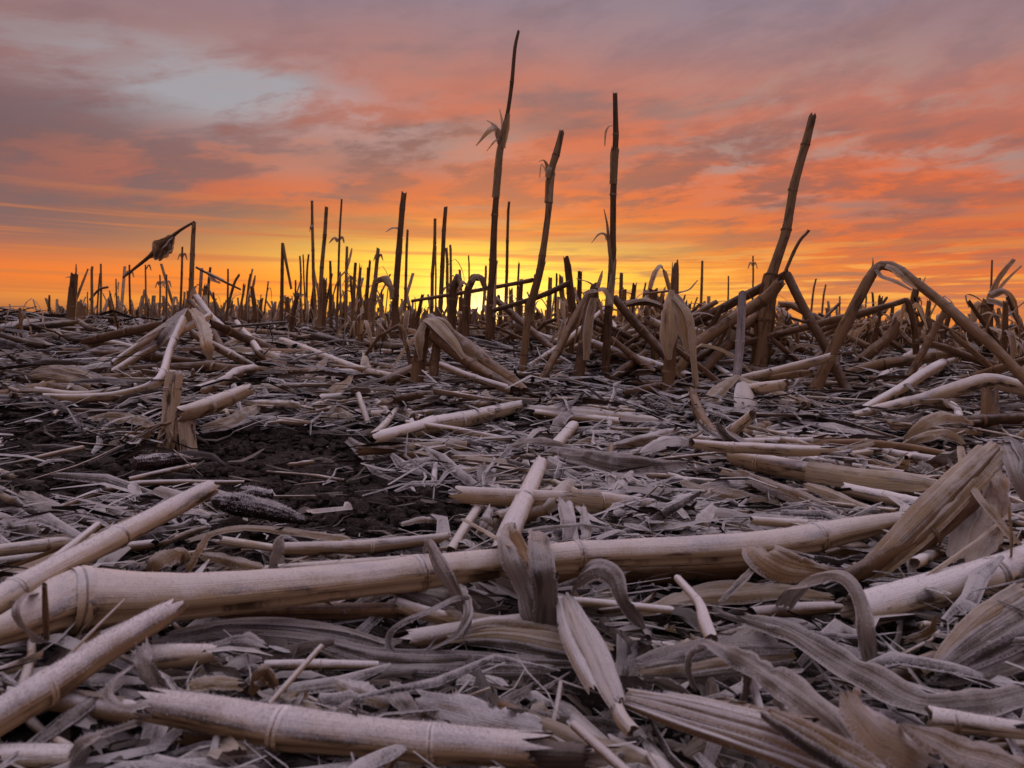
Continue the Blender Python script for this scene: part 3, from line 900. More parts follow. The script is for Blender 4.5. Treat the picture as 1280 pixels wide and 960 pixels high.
# by the two stumps on the left
fallen('fat pale stalk piece with a dark hollow end behind the bent stump',
    [(246, 490, 15, .03), (275, 480, 14, .03), (300, 466, 14, .03), (316, 460, 12, .03)], nodes=[.3, .7], k=14, rime=350, jag0=.01)
fallen('flattened stalk folded down over the taller stump',
    [(228, 400, 12, .10), (213, 440, 13, .06), (196, 480, 15, .036), (150, 495, 13, .02), (100, 499, 13, .016), (57, 497, 11, .014)], nodes=[.15, .52], k=14, rime=600, flat=.3)
fallen('long frosted stalk leaning from the heap left of the taller stump, upper of two',
    [(230, 392, 9, .10), (190, 420, 10, .07), (141, 455, 10, .03)], nodes=[.45], k=12, rime=300, flat=.35, sheaths=[(.2, .8, .5, .1)])
fallen('long frosted stalk leaning from the heap left of the taller stump, lower of two',
    [(262, 394, 9, .09), (205, 426, 11, .06), (140, 466, 11, .026)], nodes=[.5], k=12, rime=300, flat=.35, sheaths=[(.2, .8, .5, .1)])
fallen('frosted stalk tip under the folded stalk beside the taller stump',
    [(45, 489, 9, .012), (100, 494, 9, .012), (150, 490, 9, .014)], nodes=[.6], k=10, rime=200)
fallen('long pale stalk lying slantwise beyond the bare soil, left of centre',
    [(352, 425, 9, .03), (400, 442, 10, .024), (450, 462, 11, .018), (490, 472, 10, .014)], nodes=[.3, .65], k=12, rime=300)
fallen('dark stalk with a raised left end beyond the bare soil',
    [(478, 480, 14, .012), (510, 466, 14, .024), (536, 456, 11, .03)], nodes=[], k=12, rime=150, mat=M_STUB)
fallen('small upright frosted splinter left of the hollow stalk, leaning left',
    [(460, 530, 8, .012), (454, 510, 8, .03), (448, 492, 7, .045)], nodes=[], k=10, rime=250)
fallen('small frosted splinter left of the hollow stalk, leaning right',
    [(466, 546, 9, .012), (482, 530, 9, .02), (496, 509, 6, .034)], nodes=[], k=10, rime=250)
fallen('frosted stick standing in the soil in front of the hollow stalk',
    [(542, 610, 8, .006), (543, 590, 8, .016), (545, 572, 5, .026)], nodes=[], k=10, rime=150)
fallen('bare stick lying across the far edge of the soil in front of the bent stump',
    [(160, 600, 6, .012), (205, 590, 7, .014), (244, 581, 5, .016)], nodes=[], k=8, rime=150)
fallen('small stalk end at the left under the long stalk, pale and cut square',
    [(168, 826, 30, .018), (215, 822, 30, .02), (270, 818, 22, .02)], nodes=[], k=16, rime=700)
fallen('splinter of straw standing tilted in the litter at the lower left',
    [(336, 880, 7, .014), (365, 848, 8, .02), (403, 806, 7, .03)], nodes=[], k=8, rime=120)
fallen('slim stick lying across the litter above the front stalk',
    [(330, 832, 12, .014), (400, 831, 13, .014), (470, 832, 11, .014)], nodes=[.5], k=10, rime=300)
fallen('tan stick at the bottom edge right of the rotten end',
    [(718, 905, 12, .028), (752, 938, 13, .028), (790, 975, 13, .026)], nodes=[], k=10, rime=150)
fallen('bright frosted twig leaning in the litter right of the front stalk',
    [(690, 912, 6, .012), (697, 880, 7, .016), (701, 853, 6, .02)], nodes=[], k=8, rime=150)
fallen('tan stem kinked at a joint where the grey ribbon leaf starts',
    [(846, 722, 10, .044), (872, 752, 12, .040), (880, 775, 17, .038), (890, 800, 17, .034)], nodes=[.42], k=12, rime=200)
fallen('short thick stalk end in the litter at the right, dark torn tip',
    [(940, 766, 16, .018), (1000, 760, 17, .018), (1050, 757, 14, .018)], nodes=[], k=12, rime=350, jag=.01)
fallen('frosted stalk knob at the bottom right corner',
    [(1165, 902, 34, .022), (1200, 905, 26, .022), (1300, 918, 20, .02)], nodes=[.25], k=14, rime=900)
fallen('thin needle of straw leaning from the small leaning stalk at the lower left',
    [(62, 845, 4, .026), (110, 795, 4, .04), (157, 748, 2.5, .052)], nodes=[], k=6)
fallen('dark upright sliver in front of the left end of the long stalk',
    [(59, 806, 7, .02), (57, 770, 8, .04), (55, 730, 6, .06)], nodes=[], k=8, mat=M_STUB)

# ------------------------------------------------------------------ standing stalks
G_TALL = 'tall stalks left standing above the stubble'
def standing(label, spec, base, dd=0.0, cat='maize stalk', name='standing_stalk', **kw):
    """spec of (px, py, width px), foot first; the foot stands on the field at its pixel, or at depth base"""
    p0, d0 = hit(spec[0][0], spec[0][1]) if base is None else (at_depth(spec[0][0], spec[0][1], base), base)
    n = len(spec)
    pts = []; rad = []
    for i, s in enumerate(spec):
        d = d0 + dd * i / max(1, n - 1)
        pts.append(at_depth(s[0], s[1], d)); rad.append(s[2] * d / F / 2)
    foot = pts[0].copy(); g = ground(foot.x, foot.y)
    if foot.z > g - 0.01:                                  # run the foot down into the soil
        q = pts[1] - pts[0]; q = q / max(0.3, abs(q.z) / q.length) / q.length
        pts[0] = foot - q * (foot.z - g + 0.012) if q.z > 0.2 else foot
    kw.setdefault('mat', M_STUB); kw.setdefault('group', G_TALL)
    root = stalk(name, label, cat, pts, rad, **kw)
    root_d[root.name] = d0
    return root
root_d = {}

t1 = standing('tallest standing stalk, thin bent top with a leaf tuft near its head',
    [(610, 447, 14), (613, 390, 11.5), (617, 294, 8.5), (623, 212, 7.5), (627, 180, 7), (635, 142, 5.2), (640, 104, 5), (644, 60, 4.5), (648.5, 39, 3.5)], None, every=.11, k=14,
    sheaths=[(.50, .68, .8, .1), (.15, .32, .6, .3)])
d = root_d[t1.name]
for sp in ([(627, 182, 9, d), (622, 163, 11, d - .01), (612, 162, 8, d - .03), (595, 182, 1.5, d - .04)],
           [(626, 180, 8, d), (619, 158, 6, d), (608, 150, 1, d + .02)],
           [(627, 178, 5, d), (628, 155, 4, d), (624.5, 136, 1, d + .01)],
           [(624, 172, 4, d), (617, 178, 3, d - .02), (608, 189, 1, d - .02)],
           [(628, 185, 8, d - .01), (632, 160, 9, d - .01), (636, 142, 4, d - .01)]):
    add_leaf(t1, sp)
t2 = standing('tall standing stalk leaning right, with threads of leaf hanging near its top',
    [(652, 474, 10), (660, 402, 9.5), (674, 341, 9), (684, 270, 8), (688, 217, 9), (695, 192, 9), (702, 163, 7)], None, every=.10, k=14,
    sheaths=[(.72, .84, .8, .3), (.3, .5, .6, .1)])
d = root_d[t2.name]
for sp in ([(685, 224, 4, d), (684, 208, 5, d), (680, 200, 2.5, d), (673, 202, 1, d - .01)], [(683, 215, 3, d), (677, 205, 2, d), (674.5, 222, 1, d)],
           [(684, 222, 6, d - .01), (686, 212, 7, d - .01), (690, 204, 3, d)]):
    add_leaf(t2, sp)
t3 = standing('tall straight upright stalk with a small hooked leaf below its cut top',
    [(756, 482, 11), (760, 420, 10.5), (765, 340, 9.5), (766.5, 280, 8), (768, 200, 8), (770, 117, 6)], None, every=.11, k=14, sheaths=[(.70, .82, .8, 0), (.3, .45, .7, .2)])
d = root_d[t3.name]
for sp in ([(767, 157, 3, d), (761, 158, 3, d), (757, 166, 3, d), (756, 183, 1, d)], [(764, 330, 5, d - .01), (761, 300, 4, d - .01), (759, 280, 3, d - .01), (755, 261, 1, d)],
           [(760, 300, 6, d - .01), (756, 292, 5, d - .01), (748, 293, 4, d - .01), (739, 304, 1, d)], [(763, 345, 6, d - .01), (763, 325, 5, d - .01), (762, 312, 2, d)]):
    add_leaf(t3, sp)
t4 = standing('thickest tall stalk leaning right, bare and cut square at the top',
    [(946, 476, 19), (955, 415, 17), (964, 361, 14.5), (983, 284, 12), (1000, 205, 11), (1014, 145, 10)], None, every=.09, k=16, sheaths=[(.02, .42, .6, .4)])

# tall but thinner ones behind: (label, top, foot, width, depth)
def thin(label, pts, w, d, group='thin stalks standing against the sunrise', **kw):
    """pts foot first in pixels; the foot is carried down to the field at depth d"""
    p = at_depth(pts[0][0], pts[0][1], d)
    P = [at_depth(x, y, d) for x, y in pts]
    g = ground(p.x, p.y)
    q = (P[1] - P[0]); q = q / max(1e-6, q.z) if q.z > 0.02 else Vector((0, 0, 1))
    if P[0].z > g: P[0] = P[0] - Vector((q.x * .5, q.y * .5, 1)) * (P[0].z - g + 0.01)
    W = np.linspace(1.0, 0.75, len(P)) * w
    kw.setdefault('every', .12)
    r = stalk('standing_stalk', label, 'maize stalk', P, [x * d / F / 2 for x in W], group=group, mat=M_STUB, k=10, **kw)
    root_d[r.name] = d
    return r
a = thin('dark stalk left of the tallest one, cut straight across', [(491, 449), (497, 340), (505, 240)], 9, 2.1)
add_leaf(a, [(499, 285, 4, 2.1), (490, 285, 4, 2.09), (482, 290, 1, 2.08)])
a = thin('bent over stalk with a drooping dark ear husk, far left', [(237, 376), (240, 325), (243.5, 277)], 7, 2.6)
r = MB(); S = smooth_path([at_depth(x, y, 2.6) for x, y in ((243.5, 277), (225, 288), (210, 300), (185, 322), (154, 347))], 22, np.array([3, 4, 6, 5, 2.5]) * 2.6 / F / 2)
tube(r, S[:, :3], S[:, 3], 8, 0.1, .003, .001); r.build('bent_top', [M_STUB, M_PITH], a, a.location)
for dx, rr in ((0, 0), (2, 1.2), (-2, -1.0), (1, 2.4)):
    add_leaf(a, [(215 + dx, 296, 6, 2.6), (203 + dx, 311, 22 - abs(dx) * 2, 2.6 - dx * .003), (192 + dx * 3, 324 + dx, 4, 2.6)], roll=[rr, rr, rr], cup=.6, ragged=.3)
a = thin('leaning stalk second to the right of the two by the gap left of centre', [(398, 412), (402, 340), (409, 259)], 6, 3.0)
a = thin('slim straight stalk standing beside the leaning one, left of centre', [(394, 385), (391, 300), (390, 251)], 4.5, 3.4)
add_leaf(a, [(390.5, 280, 4, 3.4), (388, 284, 3, 3.39), (387, 290, 1, 3.4)])
a = thin('wispy stalk with a ragged husk halfway up, left of centre', [(421, 388), (424, 310), (427, 249)], 3.2, 3.4)
for sp in ([(423, 302, 5, 3.4), (418, 297, 5, 3.4), (411, 304, 1, 3.4)], [(423, 300, 5, 3.4), (428, 296, 4, 3.4), (430, 304, 1, 3.4)]): add_leaf(a, sp)
a = thin('pair of snapped stems, the nearer folded down to the right', [(352, 390), (352, 345), (352.5, 304)], 5, 3.0)
r = MB(); S = smooth_path([at_depth(x, y, 3.0) for x, y in ((353, 304), (357, 325), (364, 361))], 10, np.array([4, 3.5, 3]) * 3.0 / F / 2)
tube(r, S[:, :3], S[:, 3], 8, .1, .003, .002); r.build('bent_top', [M_STUB, M_PITH], a, a.location)
for lab, pts, w, dd in [
    ('stalk of middle height close right of the dark cut one', [(506, 388), (508, 330), (509.5, 287)], 4, 3.2),
    ('slim stalk between the dark cut one and the tallest, left of a pair', [(539, 390), (542, 330), (544, 273)], 5, 2.9),
    ('sturdy stalk between the dark cut one and the tallest, right of a pair', [(548, 400), (553, 325), (557, 258)], 6.5, 2.6),
    ('shorter stem just right of the sturdy pair', [(563, 400), (563, 350), (563, 306)], 4, 3.2),
    ('needle thin stem with a pale tip left of the tallest stalk', [(586, 400), (586, 355), (586, 319)], 2.6, 4.0),
    ('slim stalk right of the tallest, reaching half its height', [(632, 390), (634, 310), (636, 252)], 4.5, 3.0),
    ('low dark stem with torn cap, left of the dark cut stalk', [(464, 420), (468, 360), (473, 310)], 6, 2.4),
    ('straight stem right of the second tall leaning stalk', [(694, 412), (695, 375), (696, 342)], 3.4, 3.2),
    ('stem with side spur near the left leaf heap', [(433, 388), (433, 350), (434, 308)], 4.5, 2.9),
    ('short stem seen between two slim stalks left of centre', [(413, 385), (413, 350), (413, 326)], 4, 3.4),
    ('slender stem left of the leaning pair, upper', [(376, 385), (376, 350), (375, 320)], 3, 3.8),
    ('slender stem left of the leaning pair, lower', [(383, 385), (384, 345), (386, 318)], 3, 3.8),
    ('stem standing clear of the rows at the far left', [(126, 392), (126, 360), (126, 330)], 3, 3.4),
    ('stem beside the clear one at the far left, slightly bowed', [(114, 402), (115, 365), (115.5, 333)], 4, 3.0),
    ('thin stem crossing the clear one at the far left', [(121, 395), (123, 365), (125, 342)], 2.4, 3.6),
    ('thin stem with a curl at its tip, left rows', [(182, 388), (182, 355), (182, 331)], 2.6, 4.0),
    ('thin stem with a hanging shred, left rows', [(163, 388), (162, 360), (161.5, 331)], 2.8, 3.8),
    ('stem with a feathery cap left of the drooping ear', [(225, 388), (227, 345), (228, 309)], 3.4, 3.4),
    ('bare stem among the left rows, first before the feathery cap', [(208, 388), (208, 365), (208, 343)], 2.8, 4.0),
    ('bare stem among the left rows, second before the feathery cap', [(199, 388), (200, 365), (200, 344)], 2.6, 4.2),
    ('slanted stem right of the drooping ear stalk', [(258, 388), (260, 360), (263, 334)], 4, 3.2),
    ('straight stem right of the slanted one beyond the drooping ear', [(284, 390), (285, 360), (285, 336)], 2.8, 4.0),
    ('leaning stem in the rows left of the snapped pair', [(284, 378), (291, 360), (299, 343)], 4, 3.0),
    ('two-pronged stem in the rows left of the snapped pair', [(308, 390), (310, 365), (313, 342)], 3, 3.6),
    ('tall thin stem right of the hunched leaf stub', [(876, 392), (877, 360), (878, 326)], 4, 3.0),
    ('thin distant stem left of the thickest tall stalk, lower', [(909, 400), (910, 370), (910.5, 345)], 2.6, 4.2),
    ('thin distant stem left of the thickest tall stalk, taller with tuft', [(940, 395), (941, 355), (941, 320)], 2.6, 4.2),
    ('thin distant stem right of the arch, taller of a pair', [(1013, 395), (1016, 370), (1020, 349)], 3, 4.0),
    ('thin distant stem right of the arch, shorter of a pair', [(1026, 398), (1029, 375), (1032, 356)], 3, 4.0),
    ('stubby distant stem under the right bent arch', [(1030, 425), (1032, 400), (1033, 385)], 5, 2.8),
    ('needle stem inside the right bent arch', [(1079, 412), (1081, 390), (1083, 368)], 2.6, 4.2),
    ('thin stem left of the frayed stub at the right edge', [(1238, 390), (1239, 355), (1240, 325)], 3, 3.4),
    ('leaning thin stem between the tall upright stalk and hunched stub', [(800, 408), (803, 380), (807, 353)], 3, 3.4),
    ('short stub beside the foot of the tall upright stalk', [(779, 431), (779, 395), (780, 362)], 8, 2.0),
    ('thick low stub behind the second tall leaning stalk', [(648, 418), (650, 380), (652.5, 350)], 7, 2.2),
    ('frayed low stub right of the second tall leaning stalk', [(684, 414), (686, 380), (688, 348)], 7, 2.3),
    ('slim short stem right of the frayed low stub', [(701, 412), (702, 390), (702.5, 367)], 3, 3.2),
    ('thin stem standing at the far left end of the rows', [(62, 395), (62, 382), (62, 369)], 3, 3.4),
    ('dark stem leaning behind the thickest tall stalk', [(964, 362), (990, 320), (1011, 288)], 5, 1.7),
    ]:
    r = thin(lab, pts, w, dd)
    top = pts[-1]
    if 'curl' in lab: add_leaf(r, [(top[0], top[1] + 6, 3, dd), (top[0] + 4, top[1], 2.5, dd), (top[0] + 7, top[1] + 7, 1, dd)])
    if 'tuft' in lab or 'feathery' in lab or 'shred' in lab or 'cap' in lab:
        for s in (-1, 1): add_leaf(r, [(top[0], top[1] + 12, 3.5, dd), (top[0] + s * 3, top[1] + 8, 3, dd), (top[0] + s * 6, top[1] + 16, 1, dd)])
    if 'spur' in lab or 'two-pronged' in lab: add_leaf(r, [(top[0] - 1, top[1] + 30, 3, dd), (top[0] + 4, top[1] + 12, 3, dd), (top[0] + 6, top[1] + 2, 1.5, dd)], roll=[.6] * 3)

# ------------------------------------------------------------------ stumps, arches and broken stalks
G_STUMP = 'short cut stumps rooted in the soil'
def stump(label, spec, base=None, **kw):
    kw.setdefault('group', G_STUMP); kw.setdefault('mat', M_STALK)
    return standing(label, spec, base, name='cut_stump', cat='stump', **kw)
s1 = stump('taller of two stumps at the edge of the bare soil, roots showing', [(206, 560, 22), (210, 525, 20), (213, 492, 20), (215, 466, 20)], nodes=[.25, .82], k=16, jag=.003, rime=300)
d = root_d[s1.name]
for i, (x, y, y0) in enumerate(((197, 566, 536), (178, 553, 530), (150, 549, 528), (204, 572, 542), (190, 572, 540), (224, 566, 540), (169, 566, 534), (200, 576, 548), (213, 574, 546))):
    x0 = 208 + (i % 3 - 1) * 5; m = MB()
    S = smooth_path([at_depth(x0, y0, d - .008), at_depth(x0 * .62 + x * .38 - 1, y0 + (y - y0) * .22, d - .02 - .006 * (i % 3)), at_depth(x0 * .2 + x * .8, y0 + (y - y0) * .66, d - .028), at_depth(x, y + 4, d - .03), at_depth(x - 1, y + 12, d - .03)], 14, np.array([3.0, 2.6, 2.3, 2.0, 1.2]) * random.uniform(.7, 1.2) * d / F / 2)
    tube(m, S[:, :3] + RNG.normal(0, .0007, (14, 3)), S[:, 3], 6, 0, 0, 0, cap=False); m.build('root', [M_STUB, M_PITH], s1, s1.location)
s2 = stump('nearer stump at the edge of the bare soil, snapped over to the right', [(236, 570, 21), (234, 545, 20), (233, 518, 19)], nodes=[.06, .86], k=16, jag=.003, rime=60)
d = root_d[s2.name]
m = MB(); S = smooth_path([at_depth(226, 517, d - .01), at_depth(245, 513, d + .0), at_depth(275, 502, d + .03), at_depth(308, 488, d + .07)], 26, np.array([19, 22, 22, 17]) * d / F / 2)
T, N, B = tube(m, S[:, :3], S[:, 3], 20, .1, .012, .006); bt = m.build('bent_top', [M_STALK, M_PITH], s2, s2.location)
rime_on(m, s2, s2.location, 700, .0014)
for i in (9, 17): node_ring(S[:, :3], T, N, B, i, S[i, 3], 16)  .build('joint', [M_STALK, M_NODE], s2, s2.location)
stump('low stump farther left with its top laid over to the right', [(111, 452, 12), (112, 438, 12), (115, 428, 11), (140, 429, 9), (170, 435, 8)], nodes=[.5], k=12, rime=120)
a = stump('leaning tall stub at the left end of the rows, ragged top', [(86, 440, 11), (89, 400, 10.5), (92.5, 344, 9)], base=2.3, nodes=[.3, .6], k=12, mat=M_STUB)
for sp in ([(91, 350, 3, 2.3), (87, 346, 3, 2.3), (81, 347, 1, 2.3)], [(94, 350, 3, 2.3), (95, 338, 2.4, 2.3), (95, 330, 1, 2.3)], [(95, 374, 5, 2.32), (102, 355, 5, 2.32), (110, 336, 4, 2.32)]): add_leaf(a, sp)
a = stump('broad squat stub next to the leaning one at the left end', [(102, 400, 11), (102, 390, 11), (103, 380, 11)], base=2.5, nodes=[], k=12, mat=M_STUB)
a = stump('stout stub with a cracked side under the right curved stalk', [(1237, 548, 21), (1236, 515, 21), (1235, 488, 20)], nodes=[.2], k=16)
a = stump('hunched stub wrapped in hanging pale leaves, right of the tall upright stalk', [(832, 503, 17), (837, 450, 15), (841, 395, 13), (843, 336, 9)], nodes=[.25, .55], k=14, mat=M_STUB, jag=.02)
d = root_d[a.name]
for sp, kw in (([(838, 364, 10, d - .01), (848, 375, 18, d - .02), (858, 400, 24, d - .03), (862, 436, 14, d - .02)], {}), ([(840, 362, 8, d - .01), (838, 390, 20, d - .03), (836, 425, 22, d - .03), (838, 450, 8, d - .02)], {}),
               ([(842, 370, 7, d - .02), (862, 395, 10, d - .04), (868, 450, 9, d - .05), (874, 506, 7, d - .04)], {}), ([(845, 352, 5, d), (846, 335, 5, d), (847, 324, 1, d)], {}), ([(841, 366, 5, d), (860, 362, 3, d), (872, 350, 1.5, d)], {})):
    add_leaf(a, sp, cup=.5)
a = stump('frayed thick stub near the right edge with leaves curling over', [(1229, 468, 18), (1231, 420, 17), (1234, 376, 15)], nodes=[.4, .9], k=14, mat=M_STUB, jag=.01)
d = root_d[a.name]
for sp, w in (([(1236, 376, 8, d), (1250, 346, 7, d), (1268, 324, 5, d)], .3), ([(1240, 372, 5, d), (1258, 350, 4, d), (1277, 332, 2, d)], .3), ([(1238, 368, 12, d - .01), (1256, 362, 12, d - .02), (1268, 376, 11, d - .03), (1272, 392, 5, d - .03)], .5),
              ([(1236, 372, 14, d - .02), (1256, 378, 18, d - .04), (1274, 396, 16, d - .05), (1282, 420, 8, d - .05)], .5), ([(1226, 378, 8, d), (1220, 384, 9, d), (1217, 402, 8, d), (1220, 425, 5, d)], .4), ([(1238, 376, 5, d), (1246, 398, 5, d - .03), (1256, 425, 3, d - .03)], .4)):
    add_leaf(a, sp, cup=w)
a = stump('stub with a twiggy top between the right bent arch and the right edge', [(1133, 418, 10), (1140, 390, 10), (1149, 350, 8)], base=2.2, nodes=[.5], k=12, mat=M_STUB)
for sp in ([(1146, 358, 3, 2.2), (1154, 352, 2, 2.2), (1157, 346, 1, 2.2)], [(1138, 385, 10, 2.18), (1124, 392, 12, 2.17), (1120, 415, 12, 2.16), (1122, 440, 6, 2.17)], [(1144, 380, 3, 2.2), (1152, 375, 2, 2.2), (1150, 392, 1, 2.2)]): add_leaf(a, sp, cup=.5)
p = standing('pale frosted stub standing bolt upright left of the thickest tall stalk', [(916, 516, 11), (922, 470, 11), (926, 420, 11), (929, 366, 10)], None, name='cut_stump', cat='stump', group=G_STUMP, mat=M_PALE, nodes=[.3, .62], k=14, rime=400)
d = root_d[p.name]
add_leaf(p, [(922, 468, 7, d - .01), (905, 480, 18, d - .05), (886, 500, 20, d - .10), (874, 522, 12, d - .13)], cup=.6)
add_leaf(p, [(930, 478, 16, d - .03), (934, 494, 30, d - .09), (938, 518, 32, d - .13), (942, 544, 18, d - .15)], cup=.35, ragged=.03, nc=7, facing=(0, -1, .3), mat=M_FHUSK)
add_leaf(p, [(922, 470, 6, d - .01), (950, 482, 8, d - .03), (985, 494, 10, d - .03), (1008, 502, 6, d - .03)], cup=.4)

G_BROKE = 'snapped stalks leaning or arched over the rows'
def broken(label, spec, kinks=None, **kw):
    """spec of (px, py, width px, depth)"""
    pts, rad = deep(spec)
    kw.setdefault('mat', M_STUB); kw.setdefault('group', G_BROKE)
    r = stalk('broken_stalk', label, 'maize stalk', pts, rad, **kw)
    root_d[r.name] = spec[0][3]
    return r
_, dA = hit(1015, 500)
arch = broken('tall broken stalk folded into a sharp arch at the right', [(1012, 505, 15, dA), (1040, 440, 15, dA), (1066, 386, 14, dA), (1084, 351, 14, dA), (1092, 338, 12, dA), (1099, 331, 11, dA), (1112, 332, 13, dA - .01), (1122, 337, 13, dA - .02), (1145, 354, 12, dA - .05), (1172, 376, 12, dA - .08), (1233, 428, 13, dA - .16), (1290, 488, 13, dA - .22)],
    linear=True, nodes=[.04, .55, .73], k=16, n=56)
add_leaf(arch, [(1096, 336, 6, dA - .01), (1102, 344, 8, dA - .02), (1118, 350, 8, dA - .04), (1140, 362, 4, dA - .06)], cup=.4)
add_leaf(arch, [(1086, 344, 3, dA), (1091, 332, 2.5, dA), (1091, 322, 1, dA)])
add_leaf(arch, [(1108, 331, 13, dA - .02), (1122, 336, 14, dA - .03), (1150, 358, 10, dA - .06)], cup=.6)
_, dB = hit(862, 490)
arch2 = broken('stout stalk leaning up from the left to the broken bend behind the thickest tall stalk', [(846, 470, 12, 1.5), (870, 434, 15, 1.5), (920, 395, 15, 1.5), (960, 368, 15, 1.48), (978, 350, 13, 1.46)], nodes=[.3, .8], k=14)
broken('stalk hanging down right of the thickest tall stalk from the broken bend', [(984, 343, 11, 1.46), (1005, 385, 11, 1.43), (1031, 432, 12, 1.40), (1052, 475, 12, 1.37), (1072, 508, 11, 1.34)], nodes=[.35, .7], k=14)
broken('upper stalk sloping from the dark knuckle to the broken bend', [(846, 416, 10, 1.62), (890, 392, 11, 1.6), (930, 370, 11, 1.58), (970, 350, 11, 1.55), (984, 341, 8, 1.53)], nodes=[.3, .65], k=12)
broken('lower stalk under the sloping pair, left of the thickest tall stalk', [(872, 470, 13, 1.5), (900, 440, 13, 1.52), (930, 408, 12, 1.54), (952, 390, 10, 1.56)], nodes=[.5], k=12)
broken('curved stalk drooping right behind the hanging one', [(974, 381, 8, 2.0), (990, 382, 8, 1.98), (1020, 398, 9, 1.94), (1050, 416, 9, 1.9), (1085, 432, 8, 1.86)], linear=True, nodes=[.4], k=12)
broken('teepee of snapped stalks: its left leaning leg, right of the second tall stalk', [(673, 482, 10, 1.45), (700, 432, 10, 1.5), (722, 392, 10, 1.54), (737, 367, 9, 1.56)], nodes=[.35], k=12)
tp = broken('thick middle leg of the teepee left of the tall upright stalk, shredded top', [(722, 482, 15, 1.45), (730, 430, 15, 1.47), (738, 385, 14, 1.49), (746, 357, 11, 1.5)], nodes=[.4], k=14)
for sp in ([(744, 362, 8, 1.48), (738, 362, 8, 1.46), (728, 366, 3, 1.46)], [(746, 360, 6, 1.49), (751, 346, 4, 1.49), (753, 338, 1, 1.49)], [(745, 358, 5, 1.5), (735, 352, 3, 1.5), (720, 348, 1.5, 1.5)],
           [(748, 360, 9, 1.48), (757, 362, 9, 1.47), (764, 380, 5, 1.46)], [(742, 372, 10, 1.46), (735, 410, 12, 1.44), (733, 450, 8, 1.43)]): add_leaf(tp, sp, cup=.5)
broken('right leg of the teepee running down to the right past the tall upright stalk', [(768, 372, 10, 1.52), (790, 400, 11, 1.5), (812, 424, 11, 1.48), (838, 452, 11, 1.45)], nodes=[.5], k=12)
broken('low stalk sloping right at the foot of the tall upright stalk', [(764, 424, 9, 1.56), (792, 446, 9, 1.52), (820, 466, 9, 1.48)], nodes=[.5], k=12)
broken('low stalk sloping left at the foot of the tall upright stalk', [(762, 475, 12, 1.5), (785, 458, 12, 1.52), (806, 440, 9, 1.54)], nodes=[.4], k=12)
broken('long log sloping down right between the two tall stalks', [(616, 369, 8, 2.0), (645, 396, 9, 1.9), (672, 420, 9, 1.8), (696, 440, 9, 1.7), (720, 450, 9, 1.66)], nodes=[.3, .65], k=12)
broken('level thin stalk caught high between the two tall stalks, upper', [(514, 376, 4, 2.2), (580, 366, 5, 2.15), (630, 357, 5, 2.1), (666, 350, 6, 2.05)], nodes=[.4, .7], k=10)
broken('level thin stalk caught high between the two tall stalks, lower with a blunt tip', [(616, 388, 6, 1.9), (650, 378, 6, 1.9), (680, 368, 7, 1.9), (711, 354, 7, 1.9)], nodes=[.5], k=10)
hk = broken('hooked stalk with a drooping top left of the tallest one', [(581, 430, 10, 1.95), (582, 395, 10, 1.95), (585, 362, 9, 1.95), (592, 347, 9, 1.95), (602, 349, 8, 1.93), (607, 362, 6, 1.92)], linear=True, nodes=[.4], k=12)
for sp in ([(588, 350, 8, 1.94), (596, 344, 8, 1.93), (604, 352, 6, 1.92), (607, 376, 2, 1.92)], [(586, 356, 6, 1.94), (578, 352, 6, 1.93), (572, 362, 3, 1.93)]): add_leaf(hk, sp, cup=.5)
hk = broken('dark hunched stalk left of the hooked one, top folded over itself', [(565, 428, 10, 2.0), (566, 390, 10, 2.0), (567, 360, 10, 2.0), (573, 345, 9, 2.0), (577, 358, 7, 1.98)], linear=True, nodes=[.5], k=12)
hk = broken('stalk bent over like a crook right of the low capped stem', [(463, 428, 9, 2.1), (464, 385, 9, 2.1), (470, 352, 8, 2.1), (480, 349, 8, 2.08), (489, 360, 7, 2.06), (490, 376, 5, 2.05)], linear=True, nodes=[.4], k=12)
add_leaf(hk, [(470, 350, 8, 2.09), (482, 346, 8, 2.07), (491, 362, 5, 2.05)], cup=.5)
hk = broken('dark folded post at the left of the big leaning bundle', [(519, 490, 17, 1.34), (524, 455, 17, 1.34), (529, 420, 16, 1.34), (534, 396, 12, 1.34)], nodes=[.4], k=14, jag=.015)
bd = broken('long leaning stalk of the bundle falling right from the dark post, upper', [(534, 399, 14, 1.34), (560, 420, 17, 1.32), (600, 450, 18, 1.30), (630, 470, 18, 1.28), (655, 488, 15, 1.26)], nodes=[.85], k=14, sheaths=[(.0, .6, .5, .1)])
for sp in ([(532, 398, 10, 1.32), (545, 402, 18, 1.3), (562, 420, 16, 1.29), (580, 448, 6, 1.28)], [(536, 396, 6, 1.33), (552, 398, 9, 1.31), (568, 415, 5, 1.30)], [(530, 402, 8, 1.33), (524, 425, 12, 1.31), (526, 450, 4, 1.31)]): add_leaf(bd, sp, cup=.4)
broken('second stalk of the bundle falling right from the dark post, lower', [(540, 420, 12, 1.33), (570, 442, 13, 1.30), (610, 468, 14, 1.27), (645, 488, 12, 1.24)], nodes=[.5], k=12)
broken('short brace under the bundle right of the dark post', [(541, 480, 12, 1.32), (544, 450, 12, 1.33), (548, 424, 10, 1.34)], nodes=[.5], k=12)
broken('stalk lying in front of the bundle, running down right to the litter', [(552, 455, 9, 1.28), (590, 472, 10, 1.24), (640, 488, 12, 1.2)], nodes=[.5], k=12, mat=M_STALK)
broken('leaning stalk at the heap behind the stumps, falling to the right', [(238, 376, 8, 1.8), (252, 392, 9, 1.75), (272, 425, 9, 1.66), (280, 440, 8, 1.6)], nodes=[.4], k=12)
broken('pale stalk propped against the heap behind the stumps', [(246, 372, 9, 1.85), (262, 394, 9, 1.8), (280, 412, 9, 1.75), (292, 428, 8, 1.7)], nodes=[.5], k=12, mat=M_STALK)
